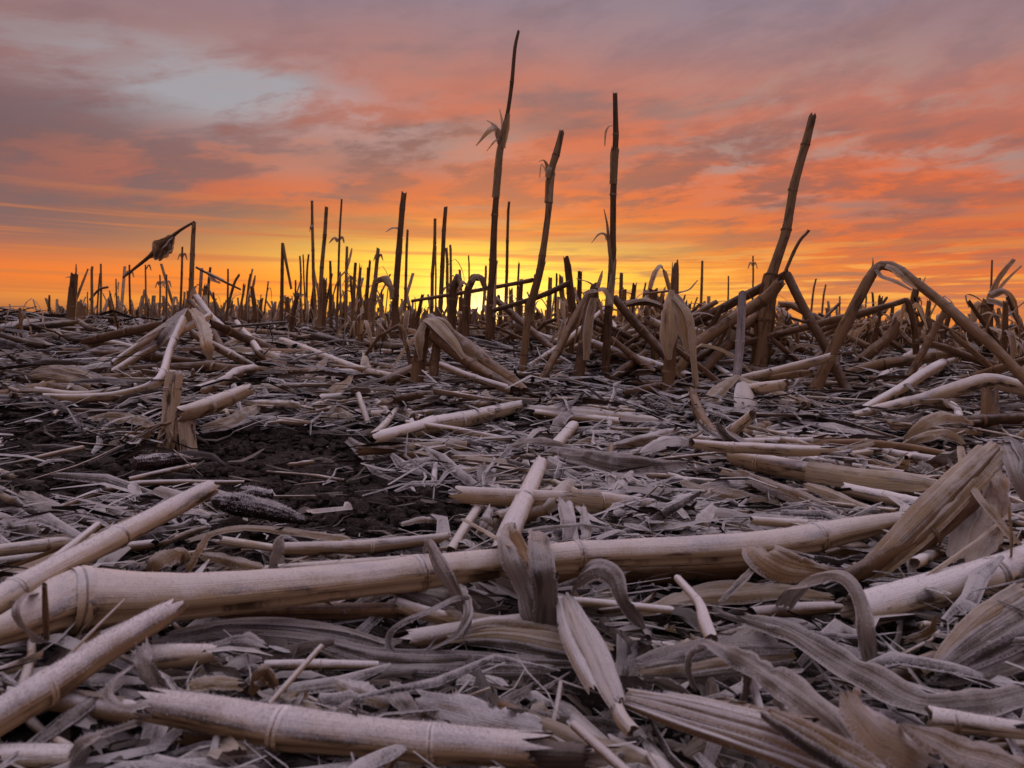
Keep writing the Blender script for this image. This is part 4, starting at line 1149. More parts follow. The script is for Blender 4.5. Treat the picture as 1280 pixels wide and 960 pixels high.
broken('thick stalk lying level through the stubble on the right', [(1040, 475, 14, 1.6), (1100, 455, 14, 1.6), (1160, 448, 13, 1.6), (1205, 438, 10, 1.58)], nodes=[.4, .8], k=12)
hk = broken('stalk folded with a swollen leafy knee inside the right arch', [(1066, 456, 13, 1.8), (1095, 436, 13, 1.8), (1112, 420, 12, 1.8), (1122, 400, 10, 1.8)], nodes=[.4], k=12)
broken('thin twig crossing beside the clear stem at the far left', [(112, 375, 3, 3.2), (124, 362, 3, 3.2), (135, 359, 3, 3.2)], nodes=[], k=8)
hk = broken('thin broken stick with a ragged hanging leaf right of the drooping ear', [(245, 334, 3, 3.0), (262, 343, 3, 3.0), (280, 352, 3, 3.0), (301, 362, 2.5, 3.0)], nodes=[], k=8)
for sp in ([(262, 344, 5, 3), (268, 350, 7, 3), (276, 354, 2, 3)], [(258, 340, 4, 3), (268, 345, 6, 3), (280, 350, 2, 3)]): add_leaf(hk, sp, ragged=.35)
hk = broken('bent twig bridging from the tall upright stalk to the hunched stub', [(775, 380, 8, 1.6), (800, 378, 9, 1.58), (820, 380, 8, 1.56), (834, 388, 7, 1.55)], nodes=[.5], k=10)
add_leaf(hk, [(782, 378, 5, 1.58), (806, 373, 7, 1.56), (826, 380, 4, 1.55)], cup=.5)
broken('thin straight twig poking left from the hunched stub', [(806, 367, 3, 1.7), (826, 365, 3, 1.65), (842, 363, 3, 1.6)], nodes=[], k=8)

# ------------------------------------------------------------------ the cobs
def cob(label, spec, rows=14, rime=900):
    pts, rad = lay(spec)
    S = smooth_path(pts, 90, rad); P, R = S[:, :3], S[:, 3]
    cover(P, R * 1.6)
    T, N, B = frames(P); k = rows * 4
    th = np.linspace(0, 2 * math.pi, k, endpoint=False)
    L = np.concatenate([[0], np.cumsum(np.linalg.norm(np.diff(P, axis=0), axis=1))])
    per = R.mean() * 0.34
    ph = (L / per)[:, None] + (np.arange(k) // 4 % 2)[None] * 0.5
    cup_ = np.abs(np.sin(np.pi * ph)) ** 0.7 * (0.55 + 0.45 * np.abs(np.sin(th * rows / 2))[None])
    worn = np.clip(vnoise(np.arange(90)[:, None] * .11 + np.zeros((1, k)), np.abs(np.linspace(-1, 1, k))[None] * 6 + np.zeros((90, 1)), 17) * 2.2 - .35, .15, 1)
    cup_ = cup_ * worn
    rr = R[:, None] * (0.80 + 0.26 * cup_ + RNG.normal(0, .02, cup_.shape))
    V = P[:, None] + rr[..., None] * (np.cos(th)[None, :, None] * N[:, None] + np.sin(th)[None, :, None] * B[:, None])
    uv = np.stack([np.broadcast_to(np.abs(np.linspace(-1, 1, k)), rr.shape), np.broadcast_to(L[:, None], rr.shape)], -1)
    mb = MB(); mb.add(V.reshape(-1, 3), grid_faces(90, k, True), uv.reshape(-1, 2))
    for e, i in ((0, 0), (1, 89)):
        c = P[i] + T[i] * (1 if e else -1) * R[i] * .4
        ii = np.arange(k); jj = (ii + 1) % k
        if not e: ii, jj = jj, ii
        mb.add(np.vstack([V[i], c]), np.stack([ii, jj, np.full(k, k)], 1), np.zeros((k + 1, 2)))
    o = mb.build('corn_cob', M_COB, None, P[0]); tag(o, label, 'corn cob', 'bare dark cobs lying on the soil')
    rime_on(mb, o, Vector(P[0]), rime, .0017, -.1)
cob('bare dark cob, frost tipped and nearest, lying behind the leaning pale stalk', [(268, 626, 13, .026), (290, 629, 27, .026), (320, 635, 29, .024), (352, 643, 23, .021), (381, 651, 9, .018)], rime=2600)
cob('small frosted cob end half buried beyond the frost tipped one', [(303, 613, 10, .018), (318, 616, 16, .018), (340, 619, 10, .016)], 10, 500)
cob('dark blunt cob lying just in front of the two stumps', [(168, 580, 18, .02), (190, 578, 21, .02), (215, 575, 19, .02), (233, 574, 10, .018)], 12, 500)

# ------------------------------------------------------------------ leaves and husks one can pick out
G_LEAF = 'dry leaves and husks lying among the stalks'
def lf(label, spec, **kw):
    nm = kw.pop('name', 'dry_leaf'); cat = kw.pop('cat', 'leaf')
    kw.setdefault('group', G_LEAF)
    return leaf(nm, label, cat, spec, **kw)
def hu(label, spec, **kw):
    kw.setdefault('mat', M_HUSK)
    return lf(label, spec, name='husk', cat='husk', **kw)
lf('leaf band wrapped over the long stalk and hanging to the left of its twin', [(640, 655, 18, .045), (634, 674, 24, .053), (640, 700, 28, .048), (655, 735, 28, .034), (665, 768, 30, .022), (668, 785, 18, .014)], roll=[0, 0, .1, .2, .2, .3], cup=.3, rime=150, facing=(0, -1, .35))
lf('broad leaf band wrapped over the long stalk right of its twin', [(674, 662, 28, .045), (674, 680, 31, .055), (678, 710, 34, .049), (683, 745, 30, .034), (683, 775, 32, .02), (686, 792, 26, .012)], cup=.15, rime=150, facing=(0, -1, .35), pleat=.05, nc=9)
lf('thin tan leaf standing up over the twin bands', [(658, 700, 10, .055), (650, 680, 15, .062), (641, 665, 13, .068), (637, 658, 3, .07)], mat=M_HUSK, cup=.5, facing=(0, -1, .3))
lf('narrow tan strip crossing the cracked stalk above the twin bands', [(577, 648, 4, .04), (600, 660, 6, .045), (622, 672, 8, .05), (640, 682, 6, .055)], mat=M_HUSK)
lf('curled strap looped over the long stalk left of the twin bands', [(528, 690, 6, .04), (534, 680, 14, .055), (545, 700, 18, .052), (560, 725, 18, .044), (573, 750, 14, .034), (584, 775, 14, .024), (578, 795, 8, .016)], roll=[0, .1, .3, .3, .5, .9, 1.1], cup=.4, rime=200, facing=(0, -1, .4))
lf('thin strap curling round the hollow stalk end under the long stalk', [(600, 762, 8, .028), (580, 745, 10, .036), (540, 760, 12, .034), (500, 778, 12, .026), (486, 795, 10, .02), (492, 815, 8, .014), (530, 812, 6, .014), (545, 795, 5, .02)], roll=[0, .3, .5, .4, 0, -.5, -.8, -.6], cup=.4, n=36)
lf('second strap tangled over the hollow stalk end, darker', [(575, 730, 10, .03), (584, 760, 14, .034), (570, 790, 16, .026), (545, 806, 10, .016), (515, 815, 6, .012)], roll=[.2, .5, .9, 1.0, .8], cup=.5)
lf('curled dark leaf tumbling over in front of the long stalk', [(713, 742, 26, .028), (728, 718, 30, .044), (750, 709, 32, .050), (768, 722, 26, .046), (778, 752, 16, .036), (795, 772, 18, .026), (806, 790, 8, .018)], roll=[.2, .1, 0, .3, .6, .4, .3], cup=.4, rime=200, n=32)
bundle('ribbed frosted husk bundle standing down from the twin bands to a thin stem', [(706, 746, 22, .028), (722, 785, 46, .030), (742, 825, 54, .028), (760, 865, 46, .026), (774, 894, 24, .024)], 4, group=G_LEAF, rime=2500, mat=M_FHUSK)
fallen('pale stem end poking from the ribbed husk bundle', [(772, 885, 18, .024), (778, 900, 20, .022), (790, 915, 20, .02)], nodes=[], k=12)
hu('spear-shaped sheath peeling off the right end of the long stalk', [(944, 682, 26, .050), (956, 694, 48, .050), (985, 708, 44, .044), (1020, 714, 24, .038), (1060, 716, 3, .032)], cup=.35, facing=(0, -1, .25), rime=200, ragged=.03)
lf('grey leaf arching over like a hoop at the right', [(978, 758, 22, .020), (1000, 730, 24, .044), (1035, 717, 20, .054), (1062, 726, 18, .054), (1076, 755, 18, .046), (1082, 790, 22, .036), (1092, 838, 18, .016)], roll=[.3, .2, .1, .2, .5, .6, .4], cup=.25, n=34, rime=250)
lf('long grey ribbon leaf snaking across the lower right', [(930, 772, 16, .026), (980, 785, 30, .028), (1030, 812, 34, .028), (1080, 840, 40, .028), (1130, 866, 42, .026), (1190, 880, 44, .024), (1250, 872, 38, .022), (1300, 858, 22, .02)], cup=.3, roll=[.2, .2, .4, .3, .1, 0, -.2, -.2], n=44, rime=500, ripple=.03)
lf('dark ribbon leaf hanging from the kinked tan stem to the torn husk', [(880, 798, 20, .042), (905, 812, 28, .042), (932, 824, 36, .038), (965, 845, 40, .034), (1000, 870, 44, .030), (1035, 898, 38, .026), (1064, 928, 14, .02)], cup=.3, roll=[-.3, -.1, .2, .2, .3, .4, .4], n=38, rime=300, ripple=.03)
hu('torn frosted husk standing up like a crown at the bottom right', [(1062, 862, 22, .050), (1080, 885, 56, .044), (1105, 910, 70, .034), (1140, 932, 60, .024), (1168, 945, 40, .018)], cup=.6, rime=1500, ragged=.18, nc=9, mat=M_FHUSK)
hu('brown leaf blade running out of the bottom right corner', [(1125, 905, 6, .034), (1160, 920, 34, .032), (1220, 945, 54, .028), (1300, 975, 60, .022)], cup=.4, rime=300)
bundle('bundle of long ribbed sheaths at the bottom edge, pointing down right', [(780, 872, 26, .022), (850, 890, 50, .026), (950, 918, 66, .026), (1040, 950, 72, .024), (1110, 985, 66, .02)], 6, group=G_LEAF, rime=3000, mat=M_FHUSK)
bundle('second ribbed sheath lying on top of the long bundle at the bottom edge', [(955, 890, 18, .036), (1000, 915, 36, .036), (1060, 948, 44, .034), (1110, 975, 36, .03)], 3, group=G_LEAF, rime=900)
bundle('broad fan of husk at the right edge below the split thick stalk', [(1165, 850, 20, .016), (1210, 820, 60, .022), (1260, 790, 84, .028), (1320, 756, 90, .03)], 5, group=G_LEAF, rime=900, cup=.35, lift=.2)
bundle('wide straight leaf slanting up to the peak at the right edge', [(1072, 730, 22, .018), (1130, 674, 34, .044), (1190, 614, 38, .072), (1252, 553, 30, .098)], 4, group=G_LEAF, cup=.25, lift=.05, spread=1.15)
bundle('leaf folded back down from the peak at the right edge', [(1246, 553, 24, .098), (1264, 556, 30, .096), (1280, 590, 34, .082), (1292, 630, 26, .06)], 2, group=G_LEAF, cup=.4, lift=.2, mat=M_LEAF)
lf('bare tan strap bent down in front of the peaked leaf at the right edge', [(1202, 556, 8, .09), (1208, 585, 12, .082), (1225, 620, 13, .07), (1250, 650, 12, .058), (1275, 680, 10, .046)], mat=M_HUSK, cup=.6, n=26)
hu('wide tan husk hanging under the peaked leaf at the right edge', [(1245, 590, 36, .07), (1235, 630, 56, .058), (1220, 670, 52, .044), (1205, 710, 40, .03)], cup=.3, pleat=.05, nc=9)
lf('thin tan straws fanning out below the peaked leaf', [(1110, 760, 4, .024), (1160, 720, 6, .034), (1215, 680, 5, .046), (1265, 640, 3, .056)], mat=M_HUSK)
lf('pale grass-thin blade standing upright at the right edge', [(1262, 722, 4, .02), (1265, 680, 5, .05), (1262, 640, 4, .075), (1262, 632, 1.5, .08)], mat=M_HUSK, facing=(0, -1, 0))
hu('wide dark leaf draped over the field behind the long stalk, right of centre', [(684, 562, 12, .03), (720, 566, 26, .034), (770, 575, 34, .032), (820, 580, 34, .028), (860, 578, 16, .02)], cup=.35, mat=M_LEAF, roll=[.2, .2, .3, .2, .1], rime=250)
lf('curled grey leaf arched over the stalk piece right of the hollow one', [(625, 563, 10, .02), (648, 552, 16, .034), (672, 549, 16, .04), (698, 552, 14, .036), (716, 562, 8, .026)], cup=.5, rime=150)
lf('thin straw hoop arched over the rod left of the cracked stalk', [(582, 612, 3, .014), (610, 597, 4, .026), (638, 594, 4, .03), (660, 604, 3, .022)])
hu('pointed pair of husk leaves at the right, behind the long stalk end', [(920, 585, 16, .03), (960, 602, 26, .03), (1010, 622, 22, .024), (1060, 640, 8, .018)], cup=.5, rime=200)
hu('second pointed husk leaf below the pair at the right', [(1008, 605, 10, .03), (1040, 615, 20, .026), (1080, 632, 16, .02), (1130, 643, 5, .014)], cup=.5, rime=200)
hu('frosted crumpled husk lying in the litter above the right half of the long stalk', [(870, 652, 12, .014), (900, 640, 26, .018), (935, 648, 28, .014), (965, 658, 10, .01)], pleat=.15, nc=9, cup=.5, rime=500, mat=M_FHUSK)
bundle('fan of husk leaves spread on the ground at the far left', [(34, 470, 10, .02), (60, 466, 26, .026), (95, 472, 30, .022), (136, 486, 26, .014)], 5, group=G_LEAF, cup=.5)
hu('second tongue of the spread husk fan at the far left, lower', [(60, 480, 8, .016), (95, 486, 16, .016), (125, 500, 14, .012), (150, 512, 6, .01)], pleat=.12, nc=7, cup=.3)
hu('smooth rounded husk lying behind the taller stump', [(100, 524, 8, .014), (140, 518, 18, .016), (175, 524, 16, .014), (192, 532, 6, .01)], cup=.5, rime=150)
hu('rounded husk tucked behind the bent stump', [(250, 534, 8, .016), (285, 522, 22, .02), (308, 510, 24, .022), (322, 505, 10, .02)], cup=.6)
lf('flat grey leaf stretched along the far edge of the soil', [(250, 540, 6, .012), (290, 530, 12, .012), (325, 520, 10, .012), (350, 515, 5, .012)], rime=100)
hu('rounded pale husk lying beyond the bent stump', [(300, 486, 6, .016), (330, 482, 14, .018), (355, 484, 12, .016), (368, 488, 5, .014)], cup=.6)
lf('thin curled strip in front of the rounded pale husk', [(328, 476, 4, .02), (334, 492, 5, .016), (350, 497, 5, .012), (380, 496, 4, .01)], cup=.3)
hu('brown pointed leaf raised left of the small upright splinters', [(360, 475, 5, .02), (380, 470, 10, .024), (400, 455, 12, .034), (408, 446, 4, .04)], cup=.5)
hu('crumpled pale husk ball at the left of the hollow stalk', [(400, 522, 12, .014), (415, 510, 24, .02), (430, 512, 22, .018), (440, 525, 10, .012)], pleat=.15, nc=9, cup=.8, rime=200)
lf('pale leaf snaking down from the hollow stalk end onto the soil', [(436, 548, 12, .014), (455, 565, 16, .014), (466, 585, 10, .01), (490, 597, 8, .008), (515, 600, 8, .006), (540, 608, 6, .005)], rime=350, cup=.5)
hu('short frosted leaf stub at the left end of the hollow stalk', [(440, 552, 10, .012), (460, 560, 18, .016), (475, 566, 14, .016)], rime=200, cup=.5)
lf('leaf lying across the bare soil beside the frost tipped cob', [(105, 600, 6, .006), (160, 604, 10, .008), (200, 602, 10, .008), (240, 600, 5, .006)], rime=150)
hu('grey torn leaf lying at the left in front of the soil', [(25, 615, 14, .014), (50, 628, 26, .016), (80, 642, 20, .012), (95, 648, 8, .01)], mat=M_LEAF, rime=300, cup=.4)
hu('pale curled husk cup standing behind the long stalk, left of its thick part', [(182, 716, 12, .02), (190, 700, 26, .028), (205, 690, 30, .03), (225, 688, 26, .028), (235, 702, 12, .02)], cup=.9, rime=250)
lf('upright narrow husk splinter behind the long stalk, left', [(232, 714, 12, .014), (246, 690, 12, .026), (260, 668, 8, .036)], mat=M_HUSK, rime=150, cup=.4)
hu('frosted folded husk behind the long stalk left of the slim stalks', [(250, 692, 10, .016), (280, 698, 20, .016), (310, 706, 22, .014), (335, 712, 10, .01)], rime=350, cup=.6)
lf('small upright folded leaf behind the long stalk at the slim stalks', [(338, 714, 10, .012), (346, 690, 14, .026), (350, 672, 10, .034), (352, 692, 8, .024)], rime=150, facing=(0, -1, .3))
lf('long pale leaf lying between the cob and the long stalk', [(235, 676, 8, .016), (290, 660, 12, .016), (345, 662, 12, .014), (420, 672, 14, .012), (440, 676, 6, .01)], rime=450, mat=M_HUSK)
lf('ragged pale leaf ring hooked round the left end of the long stalk', [(70, 740, 8, .03), (35, 742, 12, .044), (20, 758, 10, .050), (22, 778, 10, .044), (38, 796, 10, .034), (58, 802, 6, .026)], cup=.4, n=30, rime=250)
lf('short white leaf strip standing over the small square stalk end', [(176, 808, 20, .034), (180, 830, 22, .03), (190, 850, 24, .024), (205, 864, 10, .018)], rime=400, cup=.2, facing=(0, -1, .4))
lf('grey strap curling from the front stalk up to the left', [(188, 880, 10, .03), (150, 882, 11, .028), (134, 868, 11, .028), (140, 850, 12, .03), (165, 832, 10, .026)], roll=[.4, .3, 0, -.2, -.2], cup=.3, rime=300)
hu('grey twisted leaf running from the strap to the bottom left', [(30, 938, 8, .012), (80, 900, 18, .018), (120, 868, 18, .022), (160, 845, 10, .02)], mat=M_LEAF, rime=300, cup=.5)
hu('frosted curled leaf at the bottom edge, left', [(85, 945, 20, .018), (100, 925, 22, .026), (125, 915, 18, .022), (170, 900, 12, .018)], mat=M_LEAF, rime=300, cup=.6)
hu('square-ended pale husk chip in the litter above the front stalk', [(235, 858, 18, .018), (265, 852, 22, .02), (300, 854, 16, .018)], rime=350, cup=.4)
hu('brown curled husk cup in the litter above the front stalk', [(310, 868, 10, .014), (318, 845, 24, .024), (332, 838, 26, .026), (345, 860, 12, .016)], cup=1.0)
hu('pale broad leaf chip lying right of the small square stalk end', [(262, 808, 14, .018), (305, 800, 24, .022), (330, 808, 14, .02)], rime=300, mat=M_LEAF)
bundle('flat grey leaves lying in the dark under the long stalk, left part', [(190, 802, 20, .012), (300, 786, 32, .012), (400, 792, 34, .012), (490, 812, 20, .010)], 4, group=G_LEAF, mat=M_LEAF, rime=600, cup=.25, lift=.1)
bundle('long flat grey leaf lying under the hollow stalk end', [(400, 806, 20, .010), (480, 828, 36, .010), (600, 832, 38, .010), (730, 834, 24, .010)], 4, group=G_LEAF, mat=M_LEAF, rime=600, cup=.25, lift=.1)
bundle('smooth tan leaf fanned out right of the hollow stalk end', [(560, 800, 18, .014), (620, 792, 40, .014), (700, 804, 46, .012), (790, 826, 26, .01)], 4, group=G_LEAF, rime=300, cup=.3, lift=.15)
hu('frosted ragged husk slab lying just above the front stalk', [(518, 872, 22, .02), (570, 885, 38, .02), (630, 900, 40, .018), (685, 912, 26, .016)], rime=1300, ragged=.16, pleat=.06, nc=9, mat=M_FHUSK)
lf('grey folded leaf chip left of the frosted slab', [(488, 856, 20, .022), (500, 870, 26, .022), (515, 892, 22, .018)], rime=400, cup=.2)
hu('frosted crumpled leaf lying above the front stalk', [(420, 850, 16, .016), (450, 862, 26, .02), (490, 878, 18, .016)], rime=500, cup=.5, mat=M_FHUSK)
bundle('broad pale leaf lying flat under the ribbon leaves, right of the ribbed bundle', [(785, 840, 24, .014), (850, 830, 52, .014), (930, 818, 56, .014), (1000, 815, 36, .012)], 4, group=G_LEAF, rime=900, cup=.3, lift=.15)
lf('thin hoop of leaf hanging under the kinked tan stem', [(884, 806, 10, .038), (866, 815, 10, .036), (860, 835, 9, .03), (870, 862, 8, .02)], cup=.3)
lf('second thin hanging strip under the kinked tan stem', [(900, 812, 8, .038), (930, 830, 14, .034), (935, 855, 12, .026), (928, 878, 8, .018)], cup=.4, rime=100)
hu('brown leaf lining the dark hollow below the long stalk, right part', [(800, 765, 12, .012), (880, 740, 30, .014), (960, 735, 30, .016), (1040, 745, 10, .016)], cup=.4)
lf('wispy strip dropping between kinked stem and ribbon leaf', [(900, 752, 6, .026), (925, 728, 10, .036), (940, 712, 8, .042)], mat=M_LEAF)
hu('tan sliver leaf standing below the split thick stalk', [(1130, 800, 8, .014), (1160, 790, 12, .018), (1170, 770, 5, .03)])
hu('dark curled sheath under the spear-shaped one, right', [(1030, 690, 12, .02), (1050, 682, 26, .024), (1075, 680, 26, .022), (1095, 690, 12, .016)], cup=.9)

for lab, spec, kw in [
    ('crumpled frosted husk right beside the cracked stalk', [(672, 640, 14, .02), (690, 620, 26, .03), (705, 606, 22, .03), (716, 598, 10, .024)], dict(cup=.7, pleat=.06)),
    ('frosted leaf drooping forward right of the cracked stalk', [(706, 690, 10, .012), (712, 665, 18, .022), (708, 640, 18, .03), (700, 622, 8, .034)], dict(cup=.4)),
    ('pair of upright pale leaf strips between cracked stalk and long stalk', [(728, 690, 10, .012), (733, 660, 14, .024), (728, 632, 8, .034)], dict(cup=.4)),
    ('narrow frosted strap snaking down right of the cracked stalk', [(700, 606, 6, .026), (712, 628, 9, .028), (716, 655, 10, .024), (722, 684, 8, .016)], dict(cup=.5)),
    ('small frosted husk knob left of the cracked stalk', [(596, 668, 10, .012), (606, 650, 16, .022), (612, 634, 10, .028)], dict(cup=.9)),
    ('curled frosted husk between the rod and the cracked stalk', [(614, 660, 12, .014), (624, 644, 20, .024), (634, 636, 12, .026)], dict(cup=.9)),
    ('pale slab of husk standing at the far side of the draped leaf', [(800, 566, 10, .024), (826, 552, 22, .034), (850, 548, 24, .032), (872, 556, 12, .024)], dict(cup=.5, pleat=.05)),
    ('frosted tuft of leaf right of the hollow stalk, standing', [(690, 540, 10, .016), (700, 524, 16, .03), (712, 514, 12, .036)], dict(cup=.6, pleat=.08)),
    ('rolled husk lying left of the ragged stalk tip', [(760, 556, 8, .022), (800, 548, 18, .028), (830, 538, 16, .03), (850, 534, 6, .028)], dict(cup=.9)),
    ('brown wide husk under the thick brown stalk, fanned left', [(850, 600, 10, .02), (890, 612, 22, .022), (940, 622, 22, .018), (985, 632, 10, .012)], dict(cup=.5, pleat=.06, mat=M_HUSK)),
    ('pale leaf laid over the stalk level with the hollow one', [(660, 508, 8, .026), (720, 512, 16, .030), (790, 520, 16, .028), (850, 528, 8, .024)], dict(cup=.3)),
    ('long pale leaf lying right of the pale frosted stub', [(955, 536, 8, .02), (1000, 528, 14, .022), (1060, 536, 14, .02), (1120, 548, 6, .016)], dict(cup=.4)),
    ('tangle of brown leaf at the foot of the right stub, upper', [(1130, 548, 8, .02), (1160, 524, 20, .05), (1190, 516, 20, .052), (1216, 528, 8, .03)], dict(cup=.7, mat=M_HUSK)),
    ('tangle of brown leaf at the foot of the right stub, lower', [(1120, 562, 6, .016), (1150, 545, 16, .034), (1185, 540, 16, .036), (1210, 556, 6, .02)], dict(cup=.7, mat=M_HUSK)),
    ('frosted leaf chip standing in front of the thick brown stalk', [(876, 672, 10, .012), (880, 648, 20, .026), (892, 630, 10, .034)], dict(cup=.3)),
    ('small frosted leaf lying on the bare soil, near its right end', [(500, 655, 6, .006), (530, 648, 10, .01), (560, 652, 5, .006)], dict(cup=.5)),
    ]:
    kw.setdefault('mat', M_FHUSK); kw.setdefault('rime', 260)
    hu(lab, spec, **kw)

# the ragged mound behind the two stumps
for lab, spec, kw in [
    ('flattened brown stalk in the mound, pointing down to the pale slanting stalk', [(262, 402, 10, .085), (300, 420, 11, .05), (345, 440, 10, .02)], dict(mat=M_STUB, flat=.4)),
    ('grey stalk across the front of the mound behind the bent stump', [(120, 440, 8, .03), (190, 446, 10, .032), (250, 452, 9, .02)], dict(mat=M_STUB)),
    ('thick brown stalk low in the mound, left end', [(105, 428, 10, .04), (150, 416, 11, .06), (205, 404, 10, .08)], dict(mat=M_STUB, flat=.3)),
    ('stalk lying level behind the mound towards the slim stalks', [(270, 412, 8, .05), (330, 415, 9, .04), (400, 424, 9, .03)], dict(mat=M_STUB)),
    ('short stalk stub jutting from the mound to the right', [(240, 418, 10, .06), (290, 444, 11, .03), (325, 462, 10, .012)], dict(flat=.3)),
    ('frosted stalk in the mound pointing at the viewer', [(296, 404, 9, .06), (318, 432, 11, .034), (330, 455, 11, .012)], dict(flat=.2)),
    ]:
    kw.setdefault('rime', 100); fallen(lab, spec, nodes=[.3, .7], k=12, **kw)
for lab, spec, kw in [
    ('dark leaf draped over the top of the mound, left side', [(232, 384, 8, .11), (215, 398, 18, .10), (198, 420, 20, .07), (186, 446, 8, .03)], dict(mat=M_LEAF)),
    ('brown husk hanging down the right side of the mound', [(240, 386, 8, .11), (252, 402, 16, .09), (258, 428, 16, .06), (266, 452, 8, .02)], dict()),
    ('pale husk fold at the foot of the mound', [(250, 446, 10, .02), (290, 436, 18, .034), (330, 440, 16, .03), (352, 450, 8, .016)], dict(pleat=.06)),
    ('rounded pale husk right of the mound', [(276, 432, 8, .03), (300, 420, 16, .045), (328, 426, 14, .04), (340, 438, 6, .02)], dict(cup=.8)),
    ('torn leaf lying left of the mound, light edge', [(96, 444, 6, .02), (130, 436, 14, .03), (170, 440, 14, .028), (200, 450, 6, .016)], dict(mat=M_LEAF)),
    ]:
    kw.setdefault('cup', .5); kw.setdefault('rime', 100); hu(lab, spec, **kw)
# ------------------------------------------------------------------ the many smaller pieces, each one its own object
HERO[0] = False
MARKS = [(90, 400, 'the ragged stub'), (240, 330, 'the drooping ear'), (225, 490, 'the two stumps'), (60, 480, 'the husk fan'),
    (320, 635, 'the frosted cob'), (130, 680, 'the pale stalk'), (395, 370, 'the slim stalks'), (500, 350, 'the dark stalk'),
    (590, 460, 'the leaning bundle'), (540, 540, 'the hollow stalk'), (650, 640, 'the cracked stalk'), (614, 340, 'the tallest stalk'),
    (675, 350, 'the second tallest'), (765, 340, 'the upright stalk'), (720, 420, 'the teepee'), (845, 440, 'the hunched stub'), (965, 400, 'the thickest stalk'),
    (1110, 390, 'the sharp arch'), (1235, 420, 'the frayed stub'), (770, 570, 'the draped leaf'), (1040, 590, 'the brown stalk'),
    (1230, 610, 'the peaked leaf'), (1170, 500, 'the humped stalk'), (300, 740, 'the long stalk'), (860, 690, 'the spear sheath'),
    (450, 920, 'the front stalk'), (740, 830, 'the ribbed bundle'), (1130, 860, 'the ribbon leaf'), (100, 840, 'the corner stalk'),
    (550, 780, 'the straps'), (290, 830, 'the square end'), (935, 500, 'the frosted stub'), (430, 600, 'the bare soil'), (310, 350, 'the snapped pair'), (150, 350, 'the clear stem')]
def where(px, py):
    ms = sorted(MARKS, key=lambda m: (m[0] - px) ** 2 + ((m[1] - py) * 1.6) ** 2)
    b = ms[0]
    dx, dy = px - b[0], (py - b[1]) * 1.6
    for c in ms[1:5]:                                    # on the far side of the piece from the nearest mark
        if (c[0] - px) * dx + (c[1] - py) * 2.56 * (py - b[1]) > 0: return f'between {b[2]} and {c[2]}'
    if abs(dx) > abs(dy): rel = 'left of' if dx < 0 else 'right of'
    else: rel = 'behind' if dy < 0 else 'in front of'
    return rel + ' ' + b[2]
NAMED = []

def heaps(x, y):
    h = vnoise(x * 4.3, y * 4.3, 91) * .6 + vnoise(x * 11, y * 11, 92) * .4
    return np.clip(h - .42, 0, 1) * .09
TEMPLATES = {}
def children_of(o): return [c for c in COL.objects if c.parent == o] if False else list(o.children)
def dup(root, M):
    r = root.copy(); COL.objects.link(r)
    r.matrix_world = M
    for ch in root.children:
        c = ch.copy(); COL.objects.link(c); c.parent = r
    return r

def basis(p, xdir, up=(0, 0, 1), scale=1.0):
    x = Vector(xdir).normalized(); u = Vector(up)
    y = u.cross(x).normalized(); z = x.cross(y)
    return Matrix(((x.x * scale, y.x * scale, z.x * scale, p.x), (x.y * scale, y.y * scale, z.y * scale, p.y),
                   (x.z * scale, y.z * scale, z.z * scale, p.z), (0, 0, 0, 1)))

USED = set()
def place(tmpl, M, label, group):
    """first use moves the template itself; later uses copy it and its parts"""
    if tmpl.name not in USED:
        USED.add(tmpl.name); tmpl.matrix_world = M; o = tmpl
    else:
        o = dup(tmpl, M)
    o['label'] = label; o['group'] = group
    NAMED.append((o, M @ Vector((0, 0, 0))))
    return o

